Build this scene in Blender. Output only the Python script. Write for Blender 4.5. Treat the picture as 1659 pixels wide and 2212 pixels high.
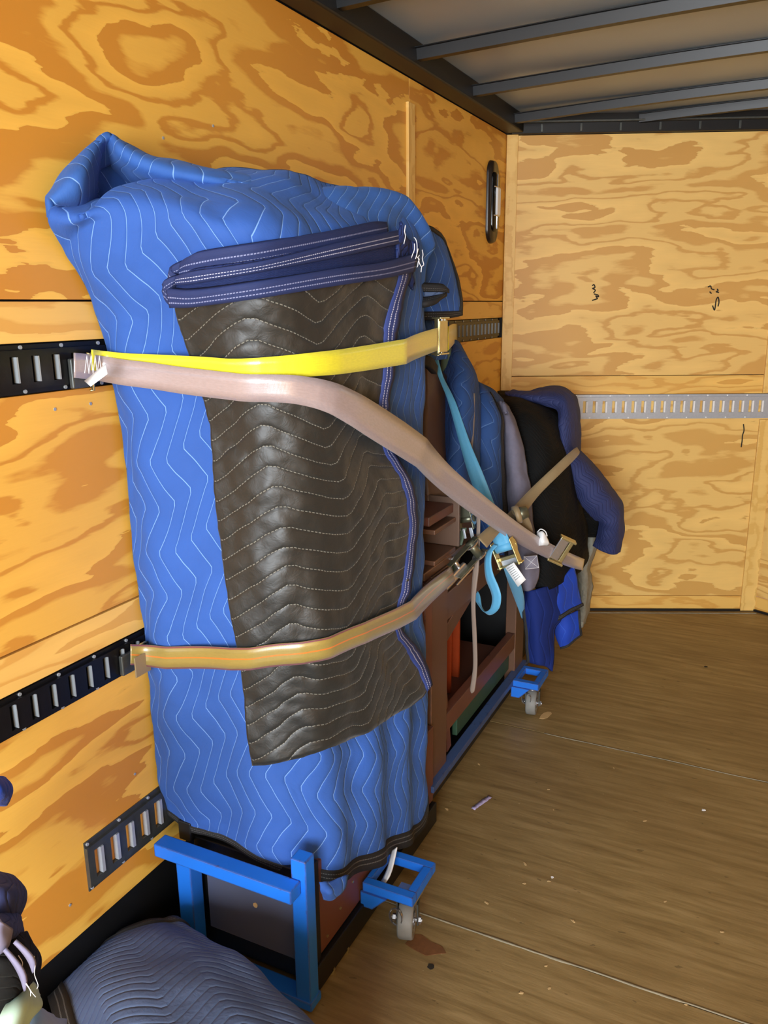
import bpy, bmesh, math, random
from mathutils import Vector, Matrix, noise
from mathutils.bvhtree import BVHTree
random.seed(4)
for o in list(bpy.data.objects): bpy.data.objects.remove(o)
S = bpy.context.scene
COL = S.collection

# ------------------------------------------------------------------ camera
W, H = 1659.0, 2212.0
CX, CY = W/2, H/2
VY = (1715.0, 652.0); NAD = (900.0, 8000.0)
F = math.sqrt(-((VY[0]-CX)*(NAD[0]-CX)+(VY[1]-CY)*(NAD[1]-CY)))
def _cd(u, v): return Vector((u-CX, -(v-CY), -F))
_y = _cd(*VY).normalized(); _z = (-_cd(*NAD)).normalized(); _z = (_z-_z.dot(_y)*_y).normalized(); _x = _y.cross(_z)
RM = Matrix((_x, _y, _z))
CAM = Vector((1.35, 0.0, 1.675))
cam = bpy.data.cameras.new('camera'); co = bpy.data.objects.new('camera', cam); COL.objects.link(co)
co.matrix_world = Matrix.Translation(CAM) @ RM.to_4x4()
cam.sensor_fit = 'VERTICAL'; cam.sensor_height = 36.0; cam.lens = F/H*36.0; cam.clip_start = 0.02
S.camera = co
def ray(u, v): return RM @ _cd(u, v)
def P(u, v, y=None, x=None, z=None):
    r = ray(u, v)
    if y is not None: t = (y-CAM.y)/r.y
    elif x is not None: t = (x-CAM.x)/r.x
    else: t = (z-CAM.z)/r.z
    return CAM + r*t

# ------------------------------------------------------------------ light
wd = bpy.data.worlds.new('world'); S.world = wd; wd.use_nodes = True
bg = wd.node_tree.nodes['Background']; bg.inputs[0].default_value = (0.80, 0.90, 1.0, 1); bg.inputs[1].default_value = 2.2
def area(name, loc, target, sx, sy, power, col):
    l = bpy.data.lights.new(name, 'AREA'); l.shape = 'RECTANGLE'; l.size = sx; l.size_y = sy; l.energy = power; l.color = col
    o = bpy.data.objects.new(name, l); COL.objects.link(o); o.location = loc
    o.rotation_euler = (Vector(target)-Vector(loc)).to_track_quat('-Z', 'Y').to_euler()
area('door_daylight', (1.6, -2.35, 1.5), (1.1, 2.0, 0.9), 1.4, 1.6, 165, (0.90, 0.95, 1.0))
S.view_settings.view_transform = 'Standard'; S.view_settings.look = 'None'
S.view_settings.exposure = 0.50; S.view_settings.gamma = 1.0; S.view_settings.use_curve_mapping = False

# ------------------------------------------------------------------ materials
def lin(c): return tuple(((x/255)/12.92 if x/255 <= 0.04045 else ((x/255+0.055)/1.055)**2.4) for x in c)
class NT:
    def __init__(s, name):
        s.m = bpy.data.materials.new(name); s.m.use_nodes = True; s.t = s.m.node_tree; s.n = s.t.nodes; s.b = s.n['Principled BSDF']
    def add(s, t, **k):
        n = s.n.new(t)
        for a, b in k.items(): setattr(n, a, b)
        return n
    def put(s, sock, v):
        if hasattr(v, 'is_linked'): s.t.links.new(v, sock)
        elif isinstance(v, tuple) and len(v) == 3 and sock.type == 'RGBA': sock.default_value = (*v, 1)
        else: sock.default_value = v
    def math(s, op, a, b=0.0, c=0.0, clamp=False):
        n = s.add('ShaderNodeMath', operation=op); n.use_clamp = clamp
        s.put(n.inputs[0], a); s.put(n.inputs[1], b); s.put(n.inputs[2], c); return n.outputs[0]
    def mix(s, f, a, b):
        n = s.add('ShaderNodeMix', data_type='RGBA'); s.put(n.inputs[0], f); s.put(n.inputs[6], a); s.put(n.inputs[7], b); return n.outputs[2]
    def noise(s, vec, scale, detail=2, rough=0.5, dist=0.0):
        n = s.add('ShaderNodeTexNoise'); s.put(n.inputs['Vector'], vec); n.inputs['Scale'].default_value = scale
        n.inputs['Detail'].default_value = detail; n.inputs['Roughness'].default_value = rough; n.inputs['Distortion'].default_value = dist
        return n.outputs[0]
    def mapping(s, vec, scale=(1, 1, 1), loc=(0, 0, 0)):
        n = s.add('ShaderNodeMapping'); s.put(n.inputs[0], vec); n.inputs['Scale'].default_value = scale; n.inputs['Location'].default_value = loc
        return n.outputs[0]
    def ramp(s, f, stops):
        n = s.add('ShaderNodeValToRGB'); s.put(n.inputs[0], f); e = n.color_ramp.elements
        while len(e) < len(stops): e.new(0.5)
        for i, (p, c) in enumerate(stops): e[i].position = p; e[i].color = (*c, 1)
        return n.outputs[0]
    def coord(s, k='UV'): return s.add('ShaderNodeTexCoord').outputs[k]
    def bump(s, h, strength=0.3, dist=0.01):
        n = s.add('ShaderNodeBump'); s.put(n.inputs['Height'], h); n.inputs['Strength'].default_value = strength; n.inputs['Distance'].default_value = dist
        s.t.links.new(n.outputs[0], s.b.inputs['Normal'])
    def set(s, **k):
        for a, v in k.items(): s.put(s.b.inputs[a.replace('_', ' ')], v)
        return s.m

def plain(name, rgb, rough=0.6, metal=0.0, var=0.12, nscale=40, bumpd=0.0):
    t = NT(name); c = lin(rgb); v = t.noise(t.coord('Object'), nscale, 3)
    dk = tuple(x*(1-var) for x in c); lt = tuple(min(1, x*(1+var)) for x in c)
    t.set(Base_Color=t.mix(v, dk, lt), Roughness=rough, Metallic=metal)
    if bumpd: t.bump(v, 0.4, bumpd)
    return t.m

def plywood(name, light, dark, seed, k=8.0, sx=1.0, sy=4.0):
    t = NT(name); uv = t.coord('UV')
    q = t.mapping(uv, (sx, sy, 1), (seed, seed*0.7, seed*1.3))
    j = t.noise(t.mapping(uv, (4, 22, 1)), 1.6, 3, 0.6)
    j2 = t.noise(t.mapping(uv, (2.4, 5, 1), (seed*2, 3, 0)), 1.5, 2, 0.5)
    a = t.noise(q, 0.85, 1.5, 0.45, 0.5)
    a = t.math('ADD', t.math('MULTIPLY', a, k), t.math('MULTIPLY', j, 0.32))
    a = t.math('ADD', a, t.math('MULTIPLY', j2, 0.9))
    a = t.math('ADD', a, t.math('MULTIPLY', t.noise(t.mapping(uv, (sx*2.2, sy*2.2, 1), (seed*5, 1, 0)), 1.0, 1, 0.4, 0.8), k*0.28))
    fr = t.math('FRACT', a)
    l, d = lin(light), lin(dark)
    m = tuple(0.6*x+0.4*y for x, y in zip(l, d)); l2 = tuple(min(1, x*1.12) for x in l)
    c = t.ramp(fr, [(0.0, l), (0.03, l2), (0.30, l), (0.36, d), (0.43, d), (0.47, l), (0.66, l), (0.71, m), (0.76, d), (0.97, d)])
    g = t.noise(t.mapping(uv, (6, 160, 1)), 1.5, 3, 0.6)
    c2 = t.mix(t.math('MULTIPLY', g, 0.22), c, d)
    p = t.noise(t.mapping(uv, (0.9, 1.1, 1), (seed, 0, 0)), 1.3, 2)
    c3 = t.mix(t.math('MULTIPLY', t.math('SUBTRACT', p, 0.35, clamp=True), 0.8), c2, m)
    vo = t.add('ShaderNodeTexVoronoi'); vo.inputs['Scale'].default_value = 1.15; t.put(vo.inputs['Vector'], t.mapping(uv, (1, 1.6, 1), (seed*3, 0, 0)))
    knot = t.math('LESS_THAN', vo.outputs['Distance'], 0.022)
    c4 = t.mix(t.math('MULTIPLY', knot, 0.6), c3, tuple(x*0.35 for x in d))
    t.set(Base_Color=c4, Roughness=0.42); t.bump(g, 0.08, 0.002)
    return t.m

def quilt(name, rgb, stitch, spacing=0.036, period=0.18, amp=0.05, rough=0.85, sheen=0.3, swap=False, dash=False, width=0.05, bump=0.6, sh=None, off=0.0, spec=0.5):
    t = NT(name); sep = t.add('ShaderNodeSeparateXYZ'); uvc = t.coord('UV')
    wob = t.noise(uvc, 5, 2)
    t.t.links.new(uvc, sep.inputs[0])
    u, v = sep.outputs[0], sep.outputs[1]
    if swap: u, v = v, u
    v = t.math('ADD', v, off)
    tri = t.math('ABSOLUTE', t.math('SUBTRACT', t.math('FRACT', t.math('DIVIDE', v, period)), 0.5))
    tri = t.math('MULTIPLY', t.math('MINIMUM', t.math('MAXIMUM', tri, 0.03), 0.47), 2*amp)
    s = t.math('DIVIDE', t.math('ADD', t.math('ADD', u, tri), t.math('MULTIPLY', wob, 0.012)), spacing)
    d = t.math('MULTIPLY', t.math('ABSOLUTE', t.math('SUBTRACT', t.math('FRACT', s), 0.5)), 2.0)
    line = t.math('GREATER_THAN', d, 1-width)
    if dash:
        line = t.math('MULTIPLY', line, t.math('GREATER_THAN', t.math('FRACT', t.math('DIVIDE', v, 0.0075)), 0.35))
    c = lin(rgb); big = t.noise(uvc, 7, 3, 0.6); fine = t.noise(uvc, 420, 2)
    base = t.mix(big, tuple(x*0.8 for x in c), tuple(min(1, x*1.18) for x in c))
    base = t.mix(t.math('MULTIPLY', fine, 0.25), base, tuple(x*0.7 for x in c))
    t.set(Base_Color=t.mix(line, base, lin(stitch)), Roughness=rough, Sheen_Weight=sheen, Specular_IOR_Level=spec)
    t.b.inputs['Sheen Roughness'].default_value = 0.5
    if sh: t.put(t.b.inputs['Sheen Tint'], lin(sh))
    hgt = t.math('SUBTRACT', 1.0, t.math('POWER', d, 5.0))
    cr = t.noise(t.mapping(uvc, (1, 1, 1)), 38, 3, 0.65, 0.6)
    h2 = t.math('ADD', hgt, t.math('MULTIPLY', cr, 0.55))
    t.bump(h2, bump, 0.006)
    return t.m

def webbing(name, rgb, stripes=None, rough=0.55, spec=0.5):
    t = NT(name); sep = t.add('ShaderNodeSeparateXYZ'); uvc = t.coord('UV'); t.t.links.new(uvc, sep.inputs[0])
    u, v = sep.outputs[0], sep.outputs[1]      # u along (m), v across 0..1
    weave = t.math('MULTIPLY', t.math('SINE', t.math('MULTIPLY', u, 2600.0)), 0.5)
    n = t.noise(t.mapping(uvc, (30, 6, 1)), 3, 3)
    c = lin(rgb); col = t.mix(n, tuple(x*0.82 for x in c), tuple(min(1, x*1.1) for x in c))
    for (a, b, sc) in (stripes or []):
        f = t.math('MULTIPLY', t.math('GREATER_THAN', v, a), t.math('LESS_THAN', v, b)); col = t.mix(f, col, lin(sc))
    t.set(Base_Color=col, Roughness=rough, Specular_IOR_Level=spec, Sheen_Weight=0.15, Coat_Weight=0.5 if spec > 0.9 else 0.0, Coat_Roughness=0.22)
    t.bump(t.math('ADD', t.math('MULTIPLY', weave, 0.5), n), 0.12, 0.0010)
    return t.m

def bindmat(name, rgb, stitch):
    t = NT(name); sep = t.add('ShaderNodeSeparateXYZ'); uvc = t.coord('UV'); t.t.links.new(uvc, sep.inputs[0])
    u, v = sep.outputs[0], sep.outputs[1]      # v across 0..1
    dash = t.math('GREATER_THAN', t.math('FRACT', t.math('DIVIDE', u, 0.006)), 0.3)
    l = 0
    for p in (0.42, 0.72):
        m = t.math('LESS_THAN', t.math('ABSOLUTE', t.math('SUBTRACT', v, p)), 0.035)
        l = m if l == 0 else t.math('MAXIMUM', l, m)
    c = lin(rgb); n = t.noise(uvc, 60, 3)
    t.set(Base_Color=t.mix(t.math('MULTIPLY', l, dash), t.mix(n, tuple(x*0.8 for x in c), tuple(x*1.2 for x in c)), lin(stitch)), Roughness=0.75)
    t.bump(n, 0.4, 0.003)
    return t.m

def painted(name, rgb, under, chip=0.62, rough=0.45):
    t = NT(name); co_ = t.coord('Object'); n = t.noise(co_, 38, 6, 0.7); g = t.add('ShaderNodeNewGeometry')
    w = t.noise(co_, 6, 2); bv = t.add('ShaderNodeBevel', samples=4); bv.inputs['Radius'].default_value = 0.006
    dt = t.add('ShaderNodeVectorMath', operation='DOT_PRODUCT'); t.t.links.new(bv.outputs[0], dt.inputs[0]); t.t.links.new(g.outputs['Normal'], dt.inputs[1])
    edge = t.math('MULTIPLY', t.math('SUBTRACT', 1.0, dt.outputs['Value']), 3.0, clamp=True)
    f = t.math('GREATER_THAN', t.math('ADD', t.math('ADD', t.math('MULTIPLY', n, 0.7), t.math('MULTIPLY', w, 0.3)), edge), chip)
    c = lin(rgb); base = t.mix(w, tuple(x*0.85 for x in c), tuple(min(1, x*1.15) for x in c))
    t.set(Base_Color=t.mix(f, base, lin(under)), Roughness=rough); t.bump(n, 0.2, 0.001)
    return t.m

def floor_mat(name, seed):
    t = NT(name); uv = t.coord('Object')
    g = t.noise(t.mapping(uv, (1.2, 12, 1), (seed, seed, 0)), 3, 5, 0.6, 0.4)
    b = t.noise(t.mapping(uv, (0.8, 1.6, 1), (seed*3, 0, 0)), 1.6, 3, 0.55)
    f = t.noise(t.mapping(uv, (9, 60, 1)), 2.5, 3, 0.6)
    c = t.ramp(g, [(0.28, lin((120, 100, 62))), (0.5, lin((156, 134, 88))), (0.72, lin((184, 160, 112)))])
    c = t.mix(t.math('MULTIPLY', b, 0.75), c, lin((112, 84, 44)))
    c = t.mix(t.math('MULTIPLY', f, 0.3), c, lin((92, 74, 46)))
    sp = t.math('GREATER_THAN', t.noise(t.mapping(uv, (10, 26, 1), (seed, 1, 0)), 4, 2, 0.5), 0.76)
    c = t.mix(t.math('MULTIPLY', sp, 0.55), c, lin((196, 176, 136)))
    dk = t.math('GREATER_THAN', t.noise(t.mapping(uv, (5, 12, 1), (seed, 7, 0)), 4, 2, 0.5), 0.72)
    c = t.mix(t.math('MULTIPLY', dk, 0.45), c, lin((60, 44, 26)))
    t.set(Base_Color=c, Roughness=t.math('ADD', 0.33, t.math('MULTIPLY', b, 0.3))); t.bump(f, 0.25, 0.002)
    return t.m

M = {}
M['ply1'] = plywood('plywood_amber', (240, 190, 84), (206, 140, 50), 1.0, 3.7)
M['ply2'] = plywood('plywood_amber_b', (238, 186, 82), (204, 138, 50), 5.3, 4.0)
M['ply3'] = plywood('plywood_amber_c', (238, 188, 86), (206, 140, 54), 9.1, 4.6)
M['nose1'] = plywood('plywood_pale', (240, 200, 120), (212, 160, 84), 12.4, 4.2)
M['nose2'] = plywood('plywood_pale_b', (240, 200, 118), (212, 162, 84), 17.2, 4.6, 1.0, 3.0)
M['strip'] = plywood('wood_strip', (240, 194, 104), (222, 166, 80), 3.7, 3, 0.8, 6)
M['batten'] = plywood('wood_batten', (240, 200, 118), (226, 180, 96), 2.7, 3, 8, 0.5)
M['black_steel'] = plain('black_steel', (14, 14, 15), 0.5, 0.0, 0.3, 30)
M['rail_black'] = plain('black_painted_rail', (24, 24, 26), 0.3, 0.4, 0.25, 60, 0.001)
M['dark_gap'] = plain('dark_recess', (16, 16, 17), 0.8)
M['tab'] = plain('worn_steel_tab', (170, 178, 184), 0.35, 0.4)
M['galv'] = plain('galvanised_steel', (182, 190, 200), 0.36, 0.35, 0.12, 90, 0.0008)
M['galv_dull'] = plain('weathered_steel', (92, 96, 94), 0.42, 0.7, 0.25, 60, 0.001)
M['ceil'] = plain('roof_skin', (160, 170, 176), 0.36, 0.15, 0.12, 3)
M['rib'] = plain('roof_bow_steel', (9, 10, 12), 0.42, 0.0, 0.3, 20)
M['floor'] = [floor_mat('floor_ply_%s' % i, i*3.1+1) for i in ('a', 'b', 'c', 'd') for i in (ord(i)-96,)]
M['filler'] = plain('seam_filler', (142, 134, 112), 0.7, 0, 0.4, 30)
M['blue'] = quilt('blue_quilt', (42, 86, 166), (112, 154, 218), 0.040, 0.21, 0.055, bump=0.4, sheen=0.25, sh=(110, 150, 220), width=0.04)
M['blue_top'] = quilt('blue_quilt_fold', (44, 90, 164), (116, 158, 218), 0.038, 0.30, 0.06, bump=0.35, sheen=0.25, sh=(110, 150, 220), width=0.04)
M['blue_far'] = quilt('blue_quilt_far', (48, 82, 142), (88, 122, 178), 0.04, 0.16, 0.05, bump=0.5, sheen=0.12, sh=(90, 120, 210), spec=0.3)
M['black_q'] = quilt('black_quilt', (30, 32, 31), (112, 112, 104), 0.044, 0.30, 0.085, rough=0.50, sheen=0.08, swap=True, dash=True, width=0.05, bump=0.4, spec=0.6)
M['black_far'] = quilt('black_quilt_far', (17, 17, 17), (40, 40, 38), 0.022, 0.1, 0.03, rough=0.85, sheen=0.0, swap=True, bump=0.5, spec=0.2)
M['navy_q'] = quilt('navy_quilt', (50, 58, 102), (60, 70, 118), 0.016, 0.1, 0.025, rough=0.75, sheen=0.12, bump=0.6, sh=(90, 110, 200), spec=0.3)
M['royal_q'] = quilt('royal_blue_cloth', (26, 64, 172), (44, 84, 190), 0.05, 0.12, 0.03, rough=0.75, bump=0.3, sheen=0.05, spec=0.3)
M['grey_q'] = plain('lavender_grey_felt', (112, 110, 128), 0.95, 0, 0.15, 60, 0.003)
M['fleece'] = plain('grey_fleece', (146, 144, 130), 1.0, 0, 0.25, 50, 0.01)
M['slate_q'] = quilt('slate_blue_quilt', (84, 102, 136), (100, 122, 156), 0.030, 0.20, 0.09, rough=0.9, swap=True, bump=0.6, width=0.05, sheen=0.12, sh=(100, 130, 220), spec=0.25)
M['navy_bind'] = bindmat('navy_binding', (28, 44, 94), (130, 138, 178))
M['black_bind'] = bindmat('black_binding', (26, 26, 28), (92, 92, 92))
M['yellow'] = webbing('yellow_webbing', (232, 226, 50), rough=0.24, spec=1.0)
M['greyweb'] = webbing('mauve_grey_webbing', (160, 146, 148), rough=0.24, spec=1.0)
M['olive'] = webbing('olive_webbing', (148, 130, 66), [(0.47, 0.53, (214, 116, 44)), (0.0, 0.07, (120, 62, 74)), (0.93, 1.0, (120, 62, 74))], rough=0.3, spec=1.0)
M['tan'] = webbing('tan_webbing', (142, 122, 88))
M['cyan'] = webbing('light_blue_webbing', (92, 172, 216))
M['greenweb'] = webbing('faded_green_webbing', (92, 112, 92))
M['taupe'] = webbing('taupe_webbing', (128, 112, 100))
M['white'] = plain('white_tag', (236, 238, 240), 0.6, 0, 0.05)
M['thread'] = plain('white_thread', (226, 226, 232), 0.8, 0, 0.1)
M['brass'] = plain('yellow_zinc_steel', (206, 196, 146), 0.28, 0.9, 0.2)
M['chrome'] = plain('bright_zinc_steel', (206, 204, 206), 0.22, 0.9, 0.1)
M['olivemetal'] = plain('worn_buckle_steel', (112, 114, 96), 0.35, 0.7, 0.3, 60)
M['bluepaint'] = painted('chipped_blue_paint', (28, 112, 220), (62, 40, 36), 0.66)
M['brown'] = painted('brown_painted_wood', (98, 70, 53), (140, 96, 70), 0.76, 0.4)
M['brown2'] = painted('dark_red_brown_wood', (104, 64, 50), (64, 40, 32), 0.66, 0.42)
M['browncloth'] = plain('brown_vinyl', (98, 76, 62), 0.5, 0, 0.15, 12)
M['green_edge'] = plain('dark_green_rail', (44, 74, 54), 0.5, 0, 0.3, 20)
M['panel'] = painted('scuffed_dark_panel', (84, 90, 112), (150, 134, 120), 0.80, 0.35)
M['orange'] = plain('orange_plastic', (170, 66, 22), 0.5)
M['tyre'] = plain('grey_rubber', (128, 128, 124), 0.6, 0, 0.15)
M['lens'] = plain('frosted_lens', (232, 236, 240), 0.3, 0, 0.03)
M['bezel'] = plain('dark_bronze_plastic', (38, 30, 26), 0.3, 0, 0.1)
M['gloss'] = plain('gloss_black', (8, 8, 9), 0.12)
M['mint'] = plain('mint_cloth', (176, 206, 190), 0.9)
M['pale'] = plain('lavender_lining', (124, 122, 150), 0.9, 0, 0.12, 30)
M['paper'] = plain('purple_paper', (170, 160, 200), 0.9, 0, 0.4, 300)
M['tanstain'] = plain('light_wood_chip', (190, 160, 112), 0.8)
M['ink'] = plain('marker_ink', (40, 34, 26), 0.8)

# ------------------------------------------------------------------ mesh helpers
class MB:
    def __init__(s): s.v = []; s.f = []; s.uv = []; s.smooth = False
    def poly(s, pts, uvs=None):
        b = len(s.v); s.v += [Vector(p) for p in pts]; s.f.append(tuple(range(b, b+len(pts)))); s.uv.append(uvs)
    def box(s, a, b, mat=None, uvf=None):
        (x0, y0, z0), (x1, y1, z1) = a, b
        c = [Vector(q) for q in ((x0,y0,z0),(x1,y0,z0),(x1,y1,z0),(x0,y1,z0),(x0,y0,z1),(x1,y0,z1),(x1,y1,z1),(x0,y1,z1))]
        if mat is not None: c = [mat @ q for q in c]
        base = len(s.v); s.v += c
        for f in ((0,3,2,1),(4,5,6,7),(0,1,5,4),(1,2,6,5),(2,3,7,6),(3,0,4,7)):
            s.f.append(tuple(base+i for i in f)); s.uv.append([uvf(c[i]) for i in f] if uvf else None)
        return s
    def cyl(s, p0, p1, r, n=16, r1=None):
        p0, p1 = Vector(p0), Vector(p1); d = (p1-p0).normalized(); a = d.orthogonal().normalized(); b = d.cross(a); r1 = r if r1 is None else r1
        base = len(s.v)
        for (p, rr) in ((p0, r), (p1, r1)):
            for i in range(n):
                t = 2*math.pi*i/n; s.v.append(p+a*math.cos(t)*rr+b*math.sin(t)*rr)
        for i in range(n):
            j = (i+1) % n; s.f.append((base+i, base+j, base+n+j, base+n+i)); s.uv.append(None)
        s.f.append(tuple(base+i for i in reversed(range(n)))); s.uv.append(None)
        s.f.append(tuple(base+n+i for i in range(n))); s.uv.append(None)
        return s
    def ring(s, c, axis, R, r, w, n=28):
        # annulus of outer R, inner r, width w along axis
        c, d = Vector(c), Vector(axis).normalized(); a = d.orthogonal().normalized(); b = d.cross(a); base = len(s.v)
        for (rr, o) in ((R, -w/2), (R, w/2), (r, w/2), (r, -w/2)):
            for i in range(n):
                t = 2*math.pi*i/n; s.v.append(c+d*o+a*math.cos(t)*rr+b*math.sin(t)*rr)
        for k in range(4):
            for i in range(n):
                j = (i+1) % n; k2 = (k+1) % 4
                s.f.append((base+k*n+i, base+k*n+j, base+k2*n+j, base+k2*n+i)); s.uv.append(None)
        return s
    def tube(s, pts, r, n=8, closed=False):
        pts = [Vector(p) for p in pts]; base = len(s.v); m = len(pts); prev = None
        for k, p in enumerate(pts):
            d = ((pts[(k+1) % m] if closed or k < m-1 else p)-(pts[k-1] if closed or k > 0 else p)).normalized()
            a = d.orthogonal().normalized() if prev is None else (prev-prev.dot(d)*d).normalized()
            prev = a; b = d.cross(a)
            for i in range(n):
                t = 2*math.pi*i/n; s.v.append(p+(a*math.cos(t)+b*math.sin(t))*r)
        for k in range(m if closed else m-1):
            for i in range(n):
                j = (i+1) % n; q = (k+1) % m
                s.f.append((base+k*n+i, base+k*n+j, base+q*n+j, base+q*n+i)); s.uv.append(None)
        if not closed:
            s.f.append(tuple(base+i for i in reversed(range(n)))); s.uv.append(None)
            s.f.append(tuple(base+(m-1)*n+i for i in range(n))); s.uv.append(None)
        return s
    def prism(s, outline, z0, z1):
        b = len(s.v); n = len(outline)
        s.v += [Vector((x, y, z0)) for x, y in outline]+[Vector((x, y, z1)) for x, y in outline]
        s.f.append(tuple(b+i for i in reversed(range(n)))); s.uv.append(None)
        s.f.append(tuple(b+n+i for i in range(n))); s.uv.append(None)
        for i in range(n):
            j = (i+1) % n; s.f.append((b+i, b+j, b+n+j, b+n+i)); s.uv.append(None)
        return s
    def build(s, name, mat, parent=None, smooth=False, bevel=0.0, solid=0.0, soff=-1.0):
        me = bpy.data.meshes.new(name); me.from_pydata([tuple(v) for v in s.v], [], s.f)
        if any(u for u in s.uv):
            ul = me.uv_layers.new(name='UVMap'); k = 0
            for f, u in zip(s.f, s.uv):
                for i in range(len(f)):
                    ul.data[k].uv = u[i] if u else (0, 0); k += 1
        me.materials.append(mat)
        me.validate()
        o = bpy.data.objects.new(name, me); COL.objects.link(o)
        if smooth:
            for p in me.polygons: p.use_smooth = True
        if solid:
            md = o.modifiers.new('thickness', 'SOLIDIFY'); md.thickness = solid; md.offset = soff
        if bevel:
            md = o.modifiers.new('edges', 'BEVEL'); md.width = bevel; md.segments = 2; md.limit_method = 'ANGLE'
        if parent is not None:
            o.parent = parent; o.matrix_parent_inverse = parent.matrix_world.inverted()
        return o
def thing(name, label, cat, loc=(0, 0, 0), group=None):
    o = bpy.data.objects.new(name, None); COL.objects.link(o); o.empty_display_size = 0.05
    o.matrix_world = Matrix.Translation(Vector(loc)); o['label'] = label; o['category'] = cat
    if group: o['group'] = group
    return o
def structure(name, loc=(0, 0, 0)):
    o = bpy.data.objects.new(name, None); COL.objects.link(o); o.matrix_world = Matrix.Translation(Vector(loc)); o['kind'] = 'structure'; return o
def tag(o, label, cat, group=None):
    o['label'] = label; o['category'] = cat
    if group: o['group'] = group
    return o
def L(o, label): o['label'] = label; return o

def cr(p0, p1, p2, p3, t):
    return 0.5*((2*p1)+(p2-p0)*t+(2*p0-5*p1+4*p2-p3)*t*t+(3*p1-p0-3*p2+p3)*t*t*t)
def catmull(pts, n):
    pts = [Vector(p) if not isinstance(p, float) else p for p in pts]; out = []; m = len(pts)
    for i in range(m-1):
        a = pts[i-1] if i > 0 else 2*pts[0]-pts[1]; d = pts[i+2] if i+2 < m else 2*pts[-1]-pts[-2]
        for k in range(n): out.append(cr(a, pts[i], pts[i+1], d, k/n))
    out.append(pts[-1]); return out
def dense(rows, nu, nv):
    r1 = [catmull(r, nu) for r in rows]; cols = list(zip(*r1))
    c2 = [catmull(list(c), nv) for c in cols]
    return [list(r) for r in zip(*c2)]
def normals(G):
    R, C_ = len(G), len(G[0]); N = []
    for i in range(R):
        row = []
        for j in range(C_):
            du = G[i][min(j+1, C_-1)]-G[i][max(j-1, 0)]; dv = G[min(i+1, R-1)][j]-G[max(i-1, 0)][j]
            n = du.cross(dv); row.append(n.normalized() if n.length > 1e-9 else Vector((0, -1, 0)))
        N.append(row)
    return N
def wrinkle(G, amp, freq, seed=0.0, keep=None, sc=(1, 1, 1)):
    N = normals(G)
    for i in range(len(G)):
        for j in range(len(G[0])):
            p = G[i][j]; q = Vector((p.x*sc[0], p.y*sc[1], p.z*sc[2]))*freq+Vector((seed, seed*2, seed*3))
            a = amp*noise.noise(q)+amp*0.45*noise.noise(q*2.3)
            G[i][j] = p+N[i][j]*a*(keep(p) if keep else 1)
    return G
def grid_mesh(G, name, mat, parent, thick=0.008, uo=(0, 0), smooth=True):
    mb = MB(); R, C_ = len(G), len(G[0])
    U = [[0]*C_ for _ in range(R)]; V = [[0]*C_ for _ in range(R)]
    mid = [0]
    for j in range(1, C_): mid.append(mid[-1]+sum((G[i][j]-G[i][j-1]).length for i in (R//4, R//2, 3*R//4))/3)
    for i in range(R):
        for j in range(C_):
            U[i][j] = mid[j]+uo[0]
            V[i][j] = uo[1] if i == 0 else V[i-1][j]+(G[i][j]-G[i-1][j]).length
    for i in range(R): mb.v += G[i]
    for i in range(R-1):
        for j in range(C_-1):
            q = ((i, j), (i, j+1), (i+1, j+1), (i+1, j))
            mb.f.append(tuple(a*C_+b for a, b in q)); mb.uv.append([(U[a][b], -V[a][b]) for a, b in q])
    return mb.build(name, mat, parent, smooth, solid=thick, soff=0.0)
def strip_mesh(A, B, name, mat, parent, thick=0.003, n=1, smooth=True):
    # ribbon between edge polylines A and B ; u along in metres, v across 0..1
    mb = MB(); m = len(A); u = [0]
    for k in range(1, m): u.append(u[-1]+((A[k]-A[k-1]).length+(B[k]-B[k-1]).length)/2)
    for k in range(m):
        for i in range(n+1): mb.v.append(A[k].lerp(B[k], i/n))
    w = n+1
    for k in range(m-1):
        for i in range(n):
            mb.f.append((k*w+i, (k+1)*w+i, (k+1)*w+i+1, k*w+i+1)); mb.uv.append([(u[k], i/n), (u[k+1], i/n), (u[k+1], (i+1)/n), (u[k], (i+1)/n)])
    return mb.build(name, mat, parent, smooth, solid=thick, soff=0.0)
def edge_binding(G, side, k, mat, parent, thick=0.014, name='binding'):
    R, C_ = len(G), len(G[0])
    if side == 'bottom': A = G[R-1]; B = G[R-1-k]
    elif side == 'top': A = G[0]; B = G[k]
    elif side == 'left': A = [G[i][0] for i in range(R)]; B = [G[i][k] for i in range(R)]
    else: A = [G[i][C_-1] for i in range(R)]; B = [G[i][C_-1-k] for i in range(R)]
    A = [a+(a-b)*0.08 for a, b in zip(A, B)]
    return strip_mesh([Vector(a) for a in A], [Vector(b) for b in B], name, mat, parent, thick, 3)
def bvh(*grids):
    vs, fs = [], []
    for G in grids:
        b = len(vs); C_ = len(G[0]); vs += [v for r in G for v in r]
        for i in range(len(G)-1):
            for j in range(C_-1): fs.append((b+i*C_+j, b+i*C_+j+1, b+(i+1)*C_+j+1, b+(i+1)*C_+j))
    return BVHTree.FromPolygons(vs, fs)
def on(tree, u, v, off, y=2.0):
    d = ray(u, v).normalized(); h = tree.ray_cast(CAM, d)
    if h[0] is None: return P(u, v, y=y)
    n = h[1]
    if n.dot(d) > 0: n = -n
    return h[0]+(n*0.5-d*0.5).normalized()*off
def frame(o, ax, up):
    ax = Vector(ax).normalized(); up = Vector(up); s = ax.cross(up).normalized(); up = s.cross(ax).normalized()
    m = Matrix((ax, s, up)).transposed().to_4x4(); m.translation = Vector(o); return m    # local x=ax, y=side, z=up

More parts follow.
